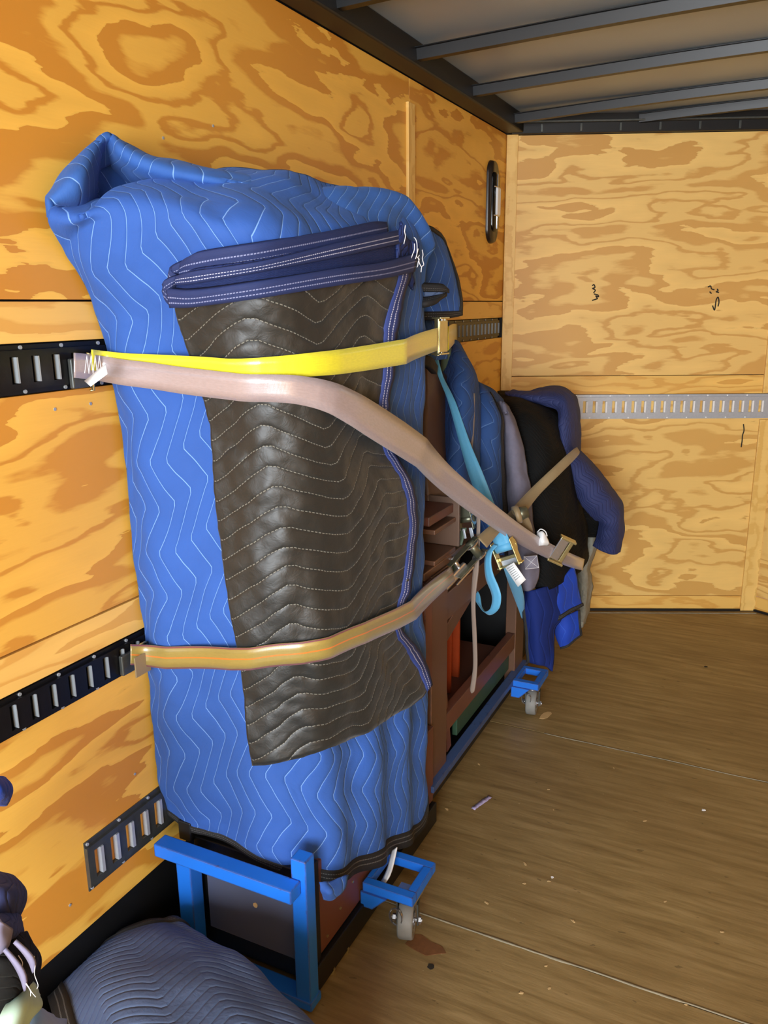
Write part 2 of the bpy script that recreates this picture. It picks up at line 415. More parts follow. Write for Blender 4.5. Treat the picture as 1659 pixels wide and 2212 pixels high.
# ================================================================== SETTING
NA = math.radians(24); ND = Vector((math.cos(NA), math.sin(NA), 0)); NN = Vector((math.sin(NA), -math.cos(NA), 0))
YC = 4.152; XA = 1.315; HT = 2.487
LA = XA/math.cos(NA); YA = YC+LA*math.sin(NA); XR = 2*XA; REAR = -2.4
T = 0.018
def lp(parent, y0, y1, z0, z1, mat, x=0.0, name='plywood_panel'):
    return MB().box((x-T, y0+.001, z0+.0015), (x, y1-.001, z1-.0015), None, lambda p: (p.y, p.z)).build(name, mat, parent, bevel=0.0012)
wl = structure('wall_left')
for (y0, y1, m) in ((REAR, 0.55, 'ply3'), (0.55, 2.985, 'ply1'), (2.985, YC, 'ply2')):
    lp(wl, y0, y1, 1.693, HT, M[m]); lp(wl, y0, y1, 1.002, 1.512, M['ply2' if m == 'ply1' else 'ply3'])
    lp(wl, y0, y1, 1.610, 1.692, M['strip'], name='plywood_strip'); lp(wl, y0, y1, 0.916, 1.0, M['strip'], name='plywood_strip')
    lp(wl, y0, y1, 0.257, 0.829, M[m])
MB().box((0, 2.955, 1.61), (0.012, 3.015, 2.40), None, lambda p: (p.y, p.z)).build('wood_batten', M['batten'], wl, bevel=0.002)
# backing behind the rails and the steel skirt below the plywood
MB().box((-0.06, REAR, -0.06), (-0.02, YC+0.08, HT+0.14)).build('outer_skin', M['dark_gap'], wl)
MB().box((-0.02, REAR, -0.02), (-0.002, YC+0.01, 0.256)).build('steel_skirt', M['black_steel'], wl)
wf = structure('wall_front')
O = Vector((0, YC, 0))
def npan(s0, s1, z0, z1, mat, name, t0=0.0, t1=T, parent=None, mir=False, bev=0.0012):
    m = Matrix((ND, -NN, Vector((0, 0, 1)))).transposed().to_4x4(); m.translation = O
    if mir:
        m = Matrix((Vector((-ND.x, ND.y, 0)), Vector((-NN.x*-1, 0, 0))+Vector((0, -NN.y, 0)), Vector((0, 0, 1)))).transposed().to_4x4()
        m.translation = Vector((XR, YC, 0))
    mi = m.inverted()
    return MB().box((s0, t0, z0), (s1, t1, z1), m, lambda p: ((mi @ p).x, (mi @ p).z)).build(name, mat, parent or wf, bevel=bev)
for (z0, z1, m, nm) in ((1.310, HT-0.006, 'nose1', 'plywood_panel'), (1.212, 1.307, 'strip', 'plywood_strip'), (0.088, 1.209, 'nose2', 'plywood_panel'), (0.004, 0.085, 'strip', 'plywood_strip')):
    npan(0.0, LA, z0, z1, M[m], nm)
npan(-0.08, LA+0.02, -0.06, HT+0.14, M['dark_gap'], 'outer_skin', 0.02, 0.05); npan(-0.03, LA, 0, HT+0.1, M['dark_gap'], 'inner_skin', 0.0185, 0.0195)
npan(0.0, 0.055, 1.215, HT-0.004, M['batten'], 'corner_batten', -0.014, 0.0)
npan(LA-0.075, LA+0.005, 0.004, 1.075, M['batten'], 'centre_batten', -0.014, 0.0)
npan(LA-0.075, LA+0.005, 1.215, HT-0.004, M['batten'], 'centre_batten', -0.014, 0.0)
wr2 = structure('wall_front_right')
for (z0, z1, m, nm) in ((1.310, HT-0.006, 'nose2', 'plywood_panel'), (1.212, 1.307, 'strip', 'plywood_strip'), (0.088, 1.209, 'nose1', 'plywood_panel'), (0.004, 0.085, 'strip', 'plywood_strip')):
    npan(0.0, LA, z0, z1, M[m], nm, parent=wr2, mir=True)
wr = structure('wall_right')
for (z0, z1, m, nm) in ((1.693, HT, 'ply3', 'plywood_panel'), (0.917, 1.69, 'ply2', 'plywood_panel'), (0.257, 0.914, 'ply1', 'plywood_panel'), (0.0, 0.254, None, 'steel_skirt')):
    MB().box((XR, REAR, z0), (XR+T, YC, z1), None, lambda p: (p.y, p.z)).build(nm, M[m] if m else M['black_steel'], wr)
# floor sheets
fl = structure('floor')
edges = [REAR, -0.65, 0.57, 1.795, 2.925]
for i in range(4):
    MB().box((-0.05, edges[i]+.003, -0.02), (XR+0.05, edges[i+1]-.003, 0.0)).build('floor_sheet', M['floor'][i], fl, bevel=0.002)
MB().prism([(-0.05, 2.928), (XR+.05, 2.928), (XR+.05, YC), (XA, YA+.02), (-.05, YC)], -0.02, 0.0).build('floor_sheet', M['floor'][1], fl)
MB().box((-0.05, REAR, -0.06), (XR+.05, YA+.05, -0.021)).build('subfloor', M['dark_gap'], fl)
for yy, x0, x1 in ((1.795, 0.02, 2.4), (2.925, 0.62, 2.4), (0.57, 0.6, 2.4)):
    mb = MB(); n = 90; A = []; B = []
    for k in range(n+1):
        x = x0+(x1-x0)*k/n; w = 0.003+0.004*abs(noise.noise(Vector((x*14, yy, 0)))); dy = 0.004*noise.noise(Vector((x*5, yy, 3)))
        A.append(Vector((x, yy+dy-w, 0.0006))); B.append(Vector((x, yy+dy+w, 0.0006)))
    strip_mesh(A, B, 'seam_filler', M['filler'], fl, 0.001)
# thin dark shoe where the nose wall meets the floor
t3 = structure('trim_3')
npan(0.0, LA, 0.0, 0.012, M['black_steel'], 'floor_shoe', -0.012, -0.001, parent=t3)
npan(0.0, LA, 0.0, 0.004, M['filler'], 'sealant_bead', -0.052, -0.045, parent=t3)
npan(0.0, LA, 0.0, 0.012, M['black_steel'], 'floor_shoe', -0.012, -0.001, parent=t3, mir=True)
# roof
ce = structure('ceiling')
MB().prism([(-0.05, REAR), (XR+.05, REAR), (XR+.05, YC), (XA, YA+.05), (-.05, YC)], 2.57, 2.60).build('roof_skin', M['ceil'], ce)
for y in (-1.68, -1.11, -0.54, 0.03, 0.60, 1.17, 1.74, 2.31, 2.88, 3.45, 4.02, 4.38):
    mb = MB(); n = 24; xa, xb = (0.08, XR-.08) if y < YC else (0.08+(y-YC)/math.tan(NA), XR-.08-(y-YC)/math.tan(NA))
    prof = [(-0.036, 0.034), (-0.019, 0.034), (-0.013, 0.0), (0.013, 0.0), (0.019, 0.034), (0.036, 0.034)]
    for k in range(n+1):
        x = xa+(xb-xa)*k/n; z = 2.506+0.028*math.sin(math.pi*(x/XR))
        for (dy, dz) in prof: mb.v.append(Vector((x, y+dy, z+dz)))
    for k in range(n):
        for i in range(5):
            a = k*6+i; mb.f.append((a, a+6, a+7, a+1)); mb.uv.append(None)
    mb.build('roof_bow', M['rib'], ce, solid=0.003)
t1 = structure('trim_1')
MB().box((-0.0, REAR, HT+0.001), (0.085, YC, 2.57)).build('top_rail', M['black_steel'], t1, bevel=0.006)
npan(0.02, LA, HT-0.004, 2.60, M['black_steel'], 'top_rail', -0.03, 0.0, parent=t1, bev=0.005)
npan(0.02, LA, 2.528, 2.536, M['galv_dull'], 'roof_flange', -0.06, -0.031, parent=t1, bev=0.001)
for k in range(7): npan(0.16+k*0.19, 0.17+k*0.19, 2.49, 2.525, M['galv_dull'], 'rivet_clip', -0.036, -0.031, parent=t1, bev=0.001)
t2 = structure('trim_2')
MB().box((XR-.085, REAR, HT+0.001), (XR, YC, 2.57)).build('top_rail', M['black_steel'], t2, bevel=0.006)

# ================================================================== E-TRACK RAILS
def track(origin, axis, nrm, length, width, pitch, slot_w, slot_h, rail, tab, label, first=0.03, tabs_in=True, tabw=0.006):
    """slotted cargo rail, real openings; local x along, z up, y out of the wall"""
    axis = Vector(axis).normalized(); nrm = Vector(nrm).normalized(); up = Vector((0, 0, 1))
    m = Matrix((axis, nrm, up)).transposed().to_4x4(); m.translation = Vector(origin)
    t = thing('cargo_rail', label, 'cargo rail', origin)
    mb = MB(); hh = slot_h/2; w = width/2; d = 0.011
    mb.box((0, 0.0, hh), (length, d, w*0.80), m); mb.box((0, 0.0, -w*0.80), (length, d, -hh), m)
    mb.box((0, 0, w*0.80), (length, 0.003, w), m); mb.box((0, 0, -w), (length, 0.003, -w*0.80), m)
    x = 0.0; tb = []; n = int((length-first)/pitch)
    for k in range(n+1):
        x1 = first+k*pitch
        if x1+slot_w > length: break
        mb.box((x, 0.0, -hh), (x1, d, hh), m); x = x1+slot_w; tb.append(x)
    mb.box((x, 0.0, -hh), (length, d, hh), m)
    mb.build('rail_plate', rail, t)
    for x in tb:
        MB().box((x-tabw, 0.0005, -hh*0.96), (x-0.0002, d+0.003, hh*0.96), m).build('slot_lip', tab, t)
    for k in range(int(length/(pitch*2))):
        for s in (-1, 1):
            c = m @ Vector((first*0.4+k*pitch*2, 0.003, s*w*0.9)); MB().cyl(c, c+nrm*0.003, 0.004, 8).build('screw', tab, t)
    return t
track((0.0, -0.30, 1.561), (0, 1, 0), (1, 0, 0), YC-0.02+0.30-0.06, 0.095, 0.0508, 0.017, 0.052, M['rail_black'], M['tab'],
      'long black slotted cargo rail across the left wall behind the yellow and grey straps', tabw=0.004)
track((0.0, -0.30, 0.872), (0, 1, 0), (1, 0, 0), 3.9, 0.086, 0.0508, 0.015, 0.054, M['rail_black'], M['tab'],
      'black slotted cargo rail at mid height on the left wall, holding the olive strap', tabw=0.002)
track((0.0, 1.150, 0.414), (0, 1, 0), (1, 0, 0), 1.1, 0.130, 0.0508, 0.026, 0.072, M['galv_dull'], M['galv'],
      'short weathered cargo rail low on the left wall beside the blue cart', first=0.020, tabw=0.009)
o0 = O+ND*0.06+NN*0.001+Vector((0, 0, 1.146))
track(o0, ND, NN, LA-0.06, 0.128, 0.0508, 0.0245, 0.062, M['galv'], M['white'],
      'bright galvanised slotted cargo rail across the front plywood wall', first=0.02, tabw=0.009)

# ================================================================== WALL LIGHT
lt = thing('cabin_light', 'black oblong light with white lens high on the left wall near the corner', 'light', (0, 3.93, 2.16))
def oblong(w, h, r, n=8):
    pts = []
    for (cx_, cz, a0) in ((w/2-r, h/2-r, 0), (-w/2+r, h/2-r, 90), (-w/2+r, -h/2+r, 180), (w/2-r, -h/2+r, 270)):
        for k in range(n+1):
            a = math.radians(a0+90*k/n); pts.append((cx_+r*math.cos(a), cz+r*math.sin(a)))
    return pts
def obl(w, h, r, x0, x1, name, mat, yc=3.93, zc=2.15):
    mb = MB(); q = oblong(w, h, r); n = len(q)
    for x, sc in ((x0, 1), ((x0+x1)/2, 0.99), (x1, 0.90)):
        for (a, b) in q: mb.v.append(Vector((x, yc+a*sc, zc+b*(sc if sc > .95 else 0.97))))
    for k in range(2):
        for i in range(n):
            j = (i+1) % n; mb.f.append((k*n+i, k*n+j, (k+1)*n+j, (k+1)*n+i)); mb.uv.append(None)
    mb.f.append(tuple(2*n+i for i in range(n))); mb.uv.append(None)
    return mb.build(name, mat, lt, True)
obl(0.135, 0.375, 0.062, 0.0, 0.018, 'bezel', M['bezel'])
obl(0.085, 0.27, 0.03, 0.012, 0.030, 'housing', M['gloss'])
MB().box((0.022, 3.915, 2.09), (0.040, 3.965, 2.215)).build('lens', M['lens'], lt, bevel=0.006)
MB().box((0.024, 3.936, 2.215), (0.033, 3.944, 2.275)).build('chrome_clip', M['chrome'], lt)
MB().box((0.024, 3.936, 2.03), (0.033, 3.944, 2.09)).build('chrome_clip', M['chrome'], lt)
for z in (2.088, 2.216): MB().box((0.02, 3.892, z-.002), (0.034, 3.968, z+.002)).build('lens_edge', M['chrome'], lt)

# ================================================================== BLUE CART
BX0, BX1, BY0, BY1 = 0.055, 0.468, 1.36, 3.30
cart = thing('steel_cart', 'chipped blue steel cart on casters under the blanket wrapped load', 'cart', (0.26, 2.2, 0))
bp = M['bluepaint']
def cb(name, a, b, mat=bp, par=cart, bev=0.003): return MB().box(a, b).build(name, mat, par, bevel=bev)
cb('post', (0.086, 1.352, 0.035), (0.132, 1.396, 0.345)); cb('post', (0.424, 1.365, 0.03), (0.466, 1.405, 0.43))
cb('top_bar', (0.048, 1.320, 0.343), (0.452, 1.364, 0.379)); 
cb('back_angle', (0.06, 1.40, 0.345), (0.10, 1.43, 0.40), M['black_steel'])
cb('bottom_bar', (0.088, 1.36, 0.012), (0.470, 1.41, 0.036))
cb('side_rail', (0.425, 1.41, 0.012), (0.455, 2.19, 0.085), M['black_steel']); cb('side_rail', (0.415, 2.17, 0.126), (0.452, 3.25, 0.150), painted('worn_grey_blue_paint', (58, 82, 130), (40, 56, 92), 0.6))
cb('side_rail', (0.06, 1.41, 0.012), (0.09, 3.25, 0.06), M['black_steel'])
cb('front_board', (0.095, 1.415, 0.04), (0.412, 1.432, 0.355), M['black_steel'])
L(cb('front_panel', (0.140, 1.402, 0.105), (0.416, 1.415, 0.325), M['panel']), 'scuffed grey panel behind the two blue posts')
MB().cyl((0.29, 1.400, 0.225), (0.29, 1.4025, 0.225), 0.007, 7).build('paint_chip', M['tanstain'], cart)
cb('brown_side_board', (0.412, 1.455, 0.090), (0.442, 2.19, 0.36), M['brown2']); cb('corner_pad', (0.40, 1.416, 0.07), (0.446, 1.455, 0.37), M['black_steel'])
for k in range(9):
    y = 1.49+k*0.07; MB().cyl((0.442, y, 0.12+0.03*(k % 3)), (0.4445, y, 0.12+0.03*(k % 3)), 0.0035, 8).build('nail_head', M['brass'], cart)
cb('deck', (0.06, 1.43, 0.06), (0.425, 3.25, 0.085), M['black_steel'])
for y in (1.50, 1.575):
    b = MB().cyl((0.445, y, 0.0), (0.445, y, 0.035), 0.0085, 10); b.cyl((0.445, y, 0.008), (0.445, y, 0.020), 0.012, 6); b.build('levelling_bolt', M['brass'], cart)
def outrigger(y0, y1, x1, zt, steer):
    # hollow square outrigger frame with a swivel caster below its outer corner
    o = MB(); w = 0.026; x0 = 0.45
    o.box((x0, y0, zt-.028), (x1, y0+w, zt)); o.box((x0, y1-w, zt-.028), (x1, y1, zt)); o.box((x1-w, y0+w, zt-.028), (x1, y1-w, zt)); o.box((x0, y0+w, zt-.028), (x0+w*.6, y1-w, zt))
    fr = o.build('outrigger', bp, cart, bevel=0.002)
    cx_, cy_ = x1-0.035, y0+0.045; R = 0.052
    g = MB(); g.poly([(x0-.005, y0+.002, zt-.028), (x0+.075, y0+.002, zt-.028), (x0+.03, y0+.002, zt-.075), (x0-.005, y0+.002, zt-.075)]); g.build('gusset', bp, fr, solid=0.005)
    ax = Vector((math.cos(steer), math.sin(steer), 0)); sd = Vector((-ax.y, ax.x, 0))
    c = Vector((cx_, cy_, R))+sd*-0.012
    p = MB(); p.box((cx_-.034, cy_-.034, zt-.034), (cx_+.034, cy_+.034, zt-.0285)); p.build('caster_plate', M['chrome'], cart)
    MB().cyl((cx_, cy_, zt-.046), (cx_, cy_, zt-.034), 0.026, 20).build('swivel_race', M['chrome'], cart, True)
    wheel = MB(); n = 30
    prof = [(-0.021, R*0.93), (-0.016, R*0.99), (0, R), (0.016, R*0.99), (0.021, R*0.93), (0.0195, R*0.62), (-0.0195, R*0.62)]
    b0 = len(wheel.v)
    for k in range(n):
        a = 2*math.pi*k/n
        for (o_, r) in prof: wheel.v.append(c+ax*o_+sd*(r*math.cos(a))+Vector((0, 0, r*math.sin(a))))
    for k in range(n):
        for i in range(7):
            a = k*7+i; b2 = k*7+(i+1) % 7; c2 = ((k+1) % n)*7+(i+1) % 7; d2 = ((k+1) % n)*7+i
            wheel.f.append((a, b2, c2, d2)); wheel.uv.append(None)
    wt = wheel.build('wheel', M['tyre'], cart, True)
    MB().cyl(c-ax*0.018, c+ax*0.018, R*0.63, 26).build('hub', M['galv'], wt); MB().ring(c+ax*0.0195, ax, R*0.45, R*0.33, 0.003).build('bearing_ring', M['chrome'], wt); MB().ring(c-ax*0.0195, ax, R*0.45, R*0.33, 0.003).build('bearing_ring', M['chrome'], wt)
    for s in (-1, 1):
        f = MB(); e = c+ax*s*0.028
        tq = Vector((cx_, cy_, zt-.044))+ax*s*0.028
        f.poly([tq-sd*.022, tq+sd*.022, e+sd*.014+Vector((0, 0, .0)), e+sd*.006-Vector((0, 0, .014)), e-sd*.010-Vector((0, 0, .010))]); f.build('fork_plate', M['galv_dull'], cart, solid=0.004)
    MB().ring(Vector((cx_-.012, cy_-.050, 0.082)), (-.25, -1, .25), 0.023, 0.020, 0.004).build('bearing_ring', M['chrome'], cart)
    MB().cyl(c-ax*0.042, c+ax*0.042, 0.0055, 10).build('axle_bolt', M['chrome'], cart)
    for s in (-1, 1): MB().cyl(c+ax*s*0.031, c+ax*s*0.039, 0.0105, 6).build('axle_nut', M['chrome'], cart)
outrigger(1.67, 1.83, 0.600, 0.152, math.radians(16))
outrigger(3.03, 3.19, 0.560, 0.152, math.radians(8))

# ================================================================== BROWN OPEN CABINET ON THE CART
cab = thing('wooden_cabinet', 'dark brown open sided wooden cabinet standing on the cart behind the blankets', 'cabinet', (0.26, 2.7, 0.085))
def wb(name, a, b, mat=M['brown'], par=cab, bev=0.003): return MB().box(a, b).build(name, mat, par, bevel=bev)
wb('post', (0.385, 2.20, 0.086), (0.430, 2.335, 0.86)); wb('post', (0.385, 3.12, 0.086), (0.43, 3.24, 0.80)); wb('post', (0.08, 2.20, 0.086), (0.12, 2.33, 0.86)); wb('post', (0.08, 3.12, 0.086), (0.12, 3.24, 0.80))
wb('edge_strip', (0.40, 2.14, 0.50), (0.434, 2.196, 0.86), M['brown2'])
wb('lower_rail', (0.395, 2.34, 0.255), (0.428, 3.115, 0.325), M['brown2']); wb('shelf', (0.12, 2.335, 0.235), (0.39, 3.115, 0.252), M['brown2'])
wb('green_kick_rail', (0.385, 2.50, 0.155), (0.405, 3.115, 0.253), M['green_edge'])
wb('upper_rail', (0.385, 2.34, 0.665), (0.425, 3.115, 0.76)); wb('back_board', (0.085, 2.335, 0.215), (0.1, 3.115, 1.2), M['black_steel']); wb('top_board', (0.09, 2.14, 0.865), (0.43, 2.62, 0.89))
br = MB(); m_ = frame((0.40, 2.34, 0.60), (0, 0.75, 0.22), (0, -0.3, 1)); br.box((0, -.015, -.03), (0.30, .015, .03), m_); br.build('brace', M['brown'], cab, bevel=0.002)
br = MB(); m_ = frame((0.40, 2.345, 0.45), (0, 0.12, -0.6), (0, 1, .2)); br.box((-0.08, -.014, -.02), (0.30, .014, .02), m_); br.build('brace', M['brown2'], cab, bevel=0.002)
# drawer box and slanted panel upstairs
wb('box', (0.30, 2.22, 0.89), (0.43, 2.40, 0.905)); wb('box', (0.30, 2.22, 0.99), (0.43, 2.40, 1.005)); wb('box', (0.30, 2.40, 0.905), (0.44, 2.415, 1.07), M['browncloth']); wb('box', (0.30, 2.22, 0.905), (0.315, 2.40, 0.99), M['black_steel'])
wb('tray', (0.16, 2.2, 1.02), (0.42, 2.44, 1.05), M['brown2'])
wb('handle', (0.43, 2.27, 0.80), (0.445, 2.33, 0.83), M['black_steel'])
sl = MB(); m_ = frame((0.36, 2.42, 0.80), (0, 0.42, 0.30), (0, -0.4, 1)); sl.box((0, -.015, -.10), (0.55, .015, .06), m_); sl.build('slanted_panel', M['brown'], cab, bevel=0.003)
fb = thing('orange_folder', 'orange plastic piece standing inside the dark open cabinet', 'folder', (0.3, 2.75, 0.21))
MB().box((0.27, 2.62, 0.253), (0.33, 2.632, 0.60)).build('front_sheet', M['orange'], fb); MB().box((0.25, 2.76, 0.253), (0.31, 2.772, 0.62)).build('back_sheet', M['orange'], fb)
# brown vinyl padded upright behind the tall blanket
vb = [[P(915, 790, y=2.62), P(945, 800, y=2.70), P(975, 830, y=2.9)], [P(915, 900, y=2.5), P(948, 920, y=2.6), P(980, 930, y=2.85)], [P(918, 1010, y=2.42), P(952, 1020, y=2.52), P(985, 1040, y=2.8)], [P(920, 1090, y=2.40), P(965, 1085, y=2.5), P(1000, 1110, y=2.7)]]
G = dense(vb, 8, 8); wrinkle(G, 0.006, 9, 3)
tag(grid_mesh(G, 'vinyl_cover', M['browncloth'], None, 0.02), 'brown vinyl cover seen in the gap beside the tall blue blanket', 'cover')

# ================================================================== MAIN BLUE BLANKET
mblk = thing('moving_blanket', 'huge bright blue quilted moving blanket wrapped round the tall load against the left wall', 'blanket', (0.25, 1.75, 0.3))
def section(z, yl, yf, xr, yb, hem=None, b=0.0):
    xs = [(0.012, yl), (0.10, yl-0.022), (0.24, yf), (0.37, yf+0.012), (0.445+b, yf+0.085), (xr, yf+0.25), (xr+0.012, 1.86), (xr, 2.0), (xr-0.035, 2.09), (xr-0.12, 2.15), (0.18, 2.20), (0.02, 2.22)]
    hz = hem or [z]*12
    return [Vector((x, y, h)) for (x, y), h in zip(xs, hz)]
rows = []
rows.append([Vector((0.02, 2.1, 1.955)), Vector((0.06, 1.5, 1.95)), Vector((0.2, 1.55, 1.96)), Vector((0.28, 1.6, 1.96)), Vector((0.32, 1.65, 1.96)), Vector((0.34, 1.75, 1.955)), Vector((0.35, 1.86, 1.95)), Vector((0.34, 1.95, 1.94)), Vector((0.3, 2.0, 1.93)), Vector((0.25, 2.05, 1.93)), Vector((0.12, 2.1, 1.93)), Vector((0.02, 2.12, 1.93))])
rows[0][0] = Vector((0.015, 1.4, 1.90))
lip = [P(112, 455, y=1.21), P(190, 458, y=1.24), P(268, 405, y=1.33), P(400, 396, y=1.40), P(560, 415, y=1.46), P(690, 455, y=1.62), P(770, 440, y=1.80), P(830, 440, y=1.93)]
lip += [Vector((0.42, 2.05, 1.92)), Vector((0.33, 2.10, 1.92)), Vector((0.18, 2.15, 1.91)), Vector((0.02, 2.18, 1.9))]
rows.append(lip)
rows.append(section(1.83, 1.268, 1.285, 0.462, 2.2)); rows[-1][0].z = 1.79; rows[-1][2].z = 1.85; rows[-1][7].z = 1.86
rows.append(section(1.735, 1.312, 1.325, 0.470, 2.2))
rows.append(section(1.63, 1.355, 1.365, 0.472, 2.2))
rows.append(section(1.50, 1.366, 1.385, 0.470, 2.2, b=0.006))
rows.append(section(1.36, 1.376, 1.395, 0.466, 2.2))
rows.append(section(1.18, 1.382, 1.392, 0.470, 2.2))
rows.append(section(1.00, 1.395, 1.388, 0.476, 2.2, b=0.004))
rows.append(section(0.84, 1.400, 1.398, 0.466, 2.2))
rows.append(section(0.66, 1.405, 1.400, 0.470, 2.2))
rows.append(section(0.50, 1.41, 1.402, 0.474, 2.2))
rows.append(section(0.40, 1.42, 1.412, 0.470, 2.2, [.43, .42, .41, .395, .375, .33, .27, .21, .24, .32, .4, .45], b=0.004))
rows.append(section(0.33, 1.425, 1.418, 0.474, 2.2, [.39, .375, .36, .33, .285, .215, .150, .10, .13, .22, .33, .38], b=0.006))
GM = dense(rows, 14, 12)
GM = wrinkle(GM, 0.012, 4.5, 1.0, sc=(1, 1, 0.55)); GM = wrinkle(GM, 0.005, 13, 5.0)
# soft vertical folds on the aisle side
NM = normals(GM)
for i in range(len(GM)):
    for j in range(len(GM[0])):
        p = GM[i][j]; k = max(0, min(1, (1.2-p.z)/0.6)); GM[i][j] = p+NM[i][j]*(0.010*k*math.sin(p.y*34+p.x*20+1.5*p.z))
        if p.x < 0.02: GM[i][j].x = max(0.006, GM[i][j].x)
        GM[i][j].x = max(0.006, GM[i][j].x)
grid_mesh(GM, 'quilted_cloth', M['blue'], mblk, 0.012)
edge_binding(GM, 'bottom', 5, M['black_bind'], mblk, 0.018, 'black_binding')
# folded over top
ridge = [(103, 425, 1.20), (160, 352, 1.26), (228, 294, 1.34), (262, 305, 1.36), (330, 345, 1.40), (440, 366, 1.46), (560, 386, 1.55), (650, 412, 1.66), (760, 408, 1.82), (852, 416, 1.95), (893, 452, 2.02), (932, 530, 2.10)]
mid1 = [(112, 432, 1.19), (178, 372, 1.235), (224, 322, 1.37), (258, 335, 1.35), (325, 360, 1.365), (430, 378, 1.41), (550, 400, 1.49), (650, 432, 1.60), (765, 440, 1.75), (850, 455, 1.90), (888, 495, 2.0), (922, 560, 2.08)]
mid2 = [(118, 442, 1.20), (190, 420, 1.27), (215, 385, 1.50), (250, 380, 1.46), (312, 380, 1.40), (415, 388, 1.405), (540, 408, 1.475), (655, 450, 1.58), (755, 490, 1.68), (840, 510, 1.84), (880, 540, 1.97), (915, 600, 2.07)]
low = [(128, 452, 1.24), (200, 450, 1.34), (214, 440, 1.60), (250, 420, 1.56), (305, 400, 1.50), (410, 400, 1.48), (540, 420, 1.52), (660, 470, 1.60), (750, 530, 1.645), (835, 560, 1.82), (875, 590, 1.95), (912, 640, 2.06)]
back = [Vector((0.02, 1.22, 1.85)), Vector((0.02, 1.32, 1.93)), Vector((0.02, 1.42, 1.98)), Vector((0.015, 1.5, 1.98)), Vector((0.015, 1.6, 1.97)), Vector((0.015, 1.7, 1.96)), Vector((0.015, 1.85, 1.95)), Vector((0.015, 1.95, 1.94)), Vector((0.015, 2.1, 1.93)), Vector((0.015, 2.2, 1.91)), Vector((0.02, 2.25, 1.80)), Vector((0.1, 2.3, 1.7))]
tr = [back]+[[P(u, v, y=y) for (u, v, y) in q] for q in (ridge, mid1, mid2, low)]
back2 = [0.5*(a+b)+Vector((0, 0, 0.012)) for a, b in zip(tr[0], tr[1])]
GT = dense([tr[0], back2]+tr[1:], 12, 8); GT = wrinkle(GT, 0.007, 9, 8.0); 
for r in GT:
    for p in r: p.x = max(0.008, p.x)
grid_mesh(GT, 'folded_over_top', M['blue_top'], mblk, 0.012)
T1 = bvh(GM, GT)

# ================================================================== BLACK FOLDED BLANKET
bb = thing('folded_blanket', 'black quilted moving blanket with navy binding folded and strapped onto the blue blanket', 'blanket', (0.45, 1.6, 1.2))
left = [(384, 640), (398, 700), (428, 780), (452, 870), (468, 980), (478, 1090), (492, 1210), (512, 1340), (530, 1460), (540, 1560), (553, 1645)]
right = [(862, 580), (838, 690), (828, 790), (818, 880), (822, 960), (868, 1050), (882, 1140), (868, 1260), (846, 1340), (893, 1410), (930, 1480)]
off = lambda t: 0.022+0.020*math.sin(math.pi*t)
def layer(lf, rt, offs, ncol=9, bow=0.0):
    rows_ = []
    for i, (a, b) in enumerate(zip(lf, rt)):
        r = []
        for k in range(ncol):
            t = k/(ncol-1); u = a[0]+(b[0]-a[0])*t; v = a[1]+(b[1]-a[1])*t+bow*math.sin(math.pi*t)
            r.append(on(T1, u, v, offs+0.010*math.sin(math.pi*t)+0.010*t, y=1.95))
        rows_.append(r)
    return rows_
# bottom edge sags a little between the corners
left2 = [(a, b) for a, b in left]
R0 = layer(left2, right, 0.026)
for i in range(8, 11):
    for k in range(9):
        t = k/8; a, b = left2[i], right[i]; u = a[0]+(b[0]-a[0])*t; v = a[1]+(b[1]-a[1])*t+26*math.sin(math.pi*t)*(i-7)/3
        R0[i][k] = on(T1, u, v, 0.026+0.010*math.sin(math.pi*t)+0.010*t, 1.95)
GB = dense(R0, 12, 10)
for _ in range(3):
    for i in range(1, len(GB)-1):
        for j in range(1, len(GB[0])-1): GB[i][j] = (GB[i][j]*2+GB[i-1][j]+GB[i+1][j]+GB[i][j-1]+GB[i][j+1])/6
GB = wrinkle(GB, 0.010, 6.5, 12.0, sc=(1, 1, 0.8)); GB = wrinkle(GB, 0.0045, 19, 2.0, sc=(1, 1, 1.6))
grid_mesh(GB, 'black_quilted_face', M['black_q'], bb, 0.010)
edge_binding(GB, 'right', 5, bindmat('navy_edge_binding', (42, 60, 124), (190, 198, 226)), bb, 0.016, 'navy_binding')
T2 = bvh(GM, GT, GB)
def layer_strip(top, bot, off0, name, mat, thick):
    A = catmull([on(T1, u, v, off0, y=1.97) for u, v in top], 10); B = catmull([on(T1, u, v, off0, y=1.97) for u, v in bot], 10)
    o = strip_mesh(A, B, name, mat, bb, thick, 4); return A, B
navy_plain = quilt('navy_lining', (30, 46, 96), (60, 76, 136), 0.02, 0.06, 0.02, rough=0.7, bump=0.7, sheen=0.1, sh=(90, 110, 200), spec=0.3)
A3, B3 = layer_strip([(402, 560), (440, 540), (560, 520), (700, 503), (790, 490), (822, 487)], [(396, 592), (440, 585), (560, 562), (700, 545), (790, 530), (826, 520)], 0.022, 'navy_binding', M['navy_bind'], 0.012)
A2, B2 = layer_strip([(396, 588), (440, 572), (560, 552), (700, 530), (800, 512), (850, 505)], [(388, 640), (440, 634), (560, 618), (700, 600), (800, 585), (856, 578)], 0.034, 'inner_navy_layer', navy_plain, 0.012)
A2b, B2b = layer_strip([(396, 586), (440, 574), (560, 553), (700, 531), (800, 514), (852, 505)], [(394, 606), (440, 598), (560, 577), (700, 555), (800, 538), (854, 530)], 0.043, 'navy_binding', bindmat('navy_binding_bright', (28, 44, 94), (180, 186, 214)), 0.008)
A1, B1 = layer_strip([(380, 612), (440, 612), (560, 598), (700, 582), (800, 566), (872, 552)], [(386, 650), (440, 648), (560, 634), (700, 617), (800, 600), (866, 588)], 0.052, 'navy_binding', M['navy_bind'], 0.016)
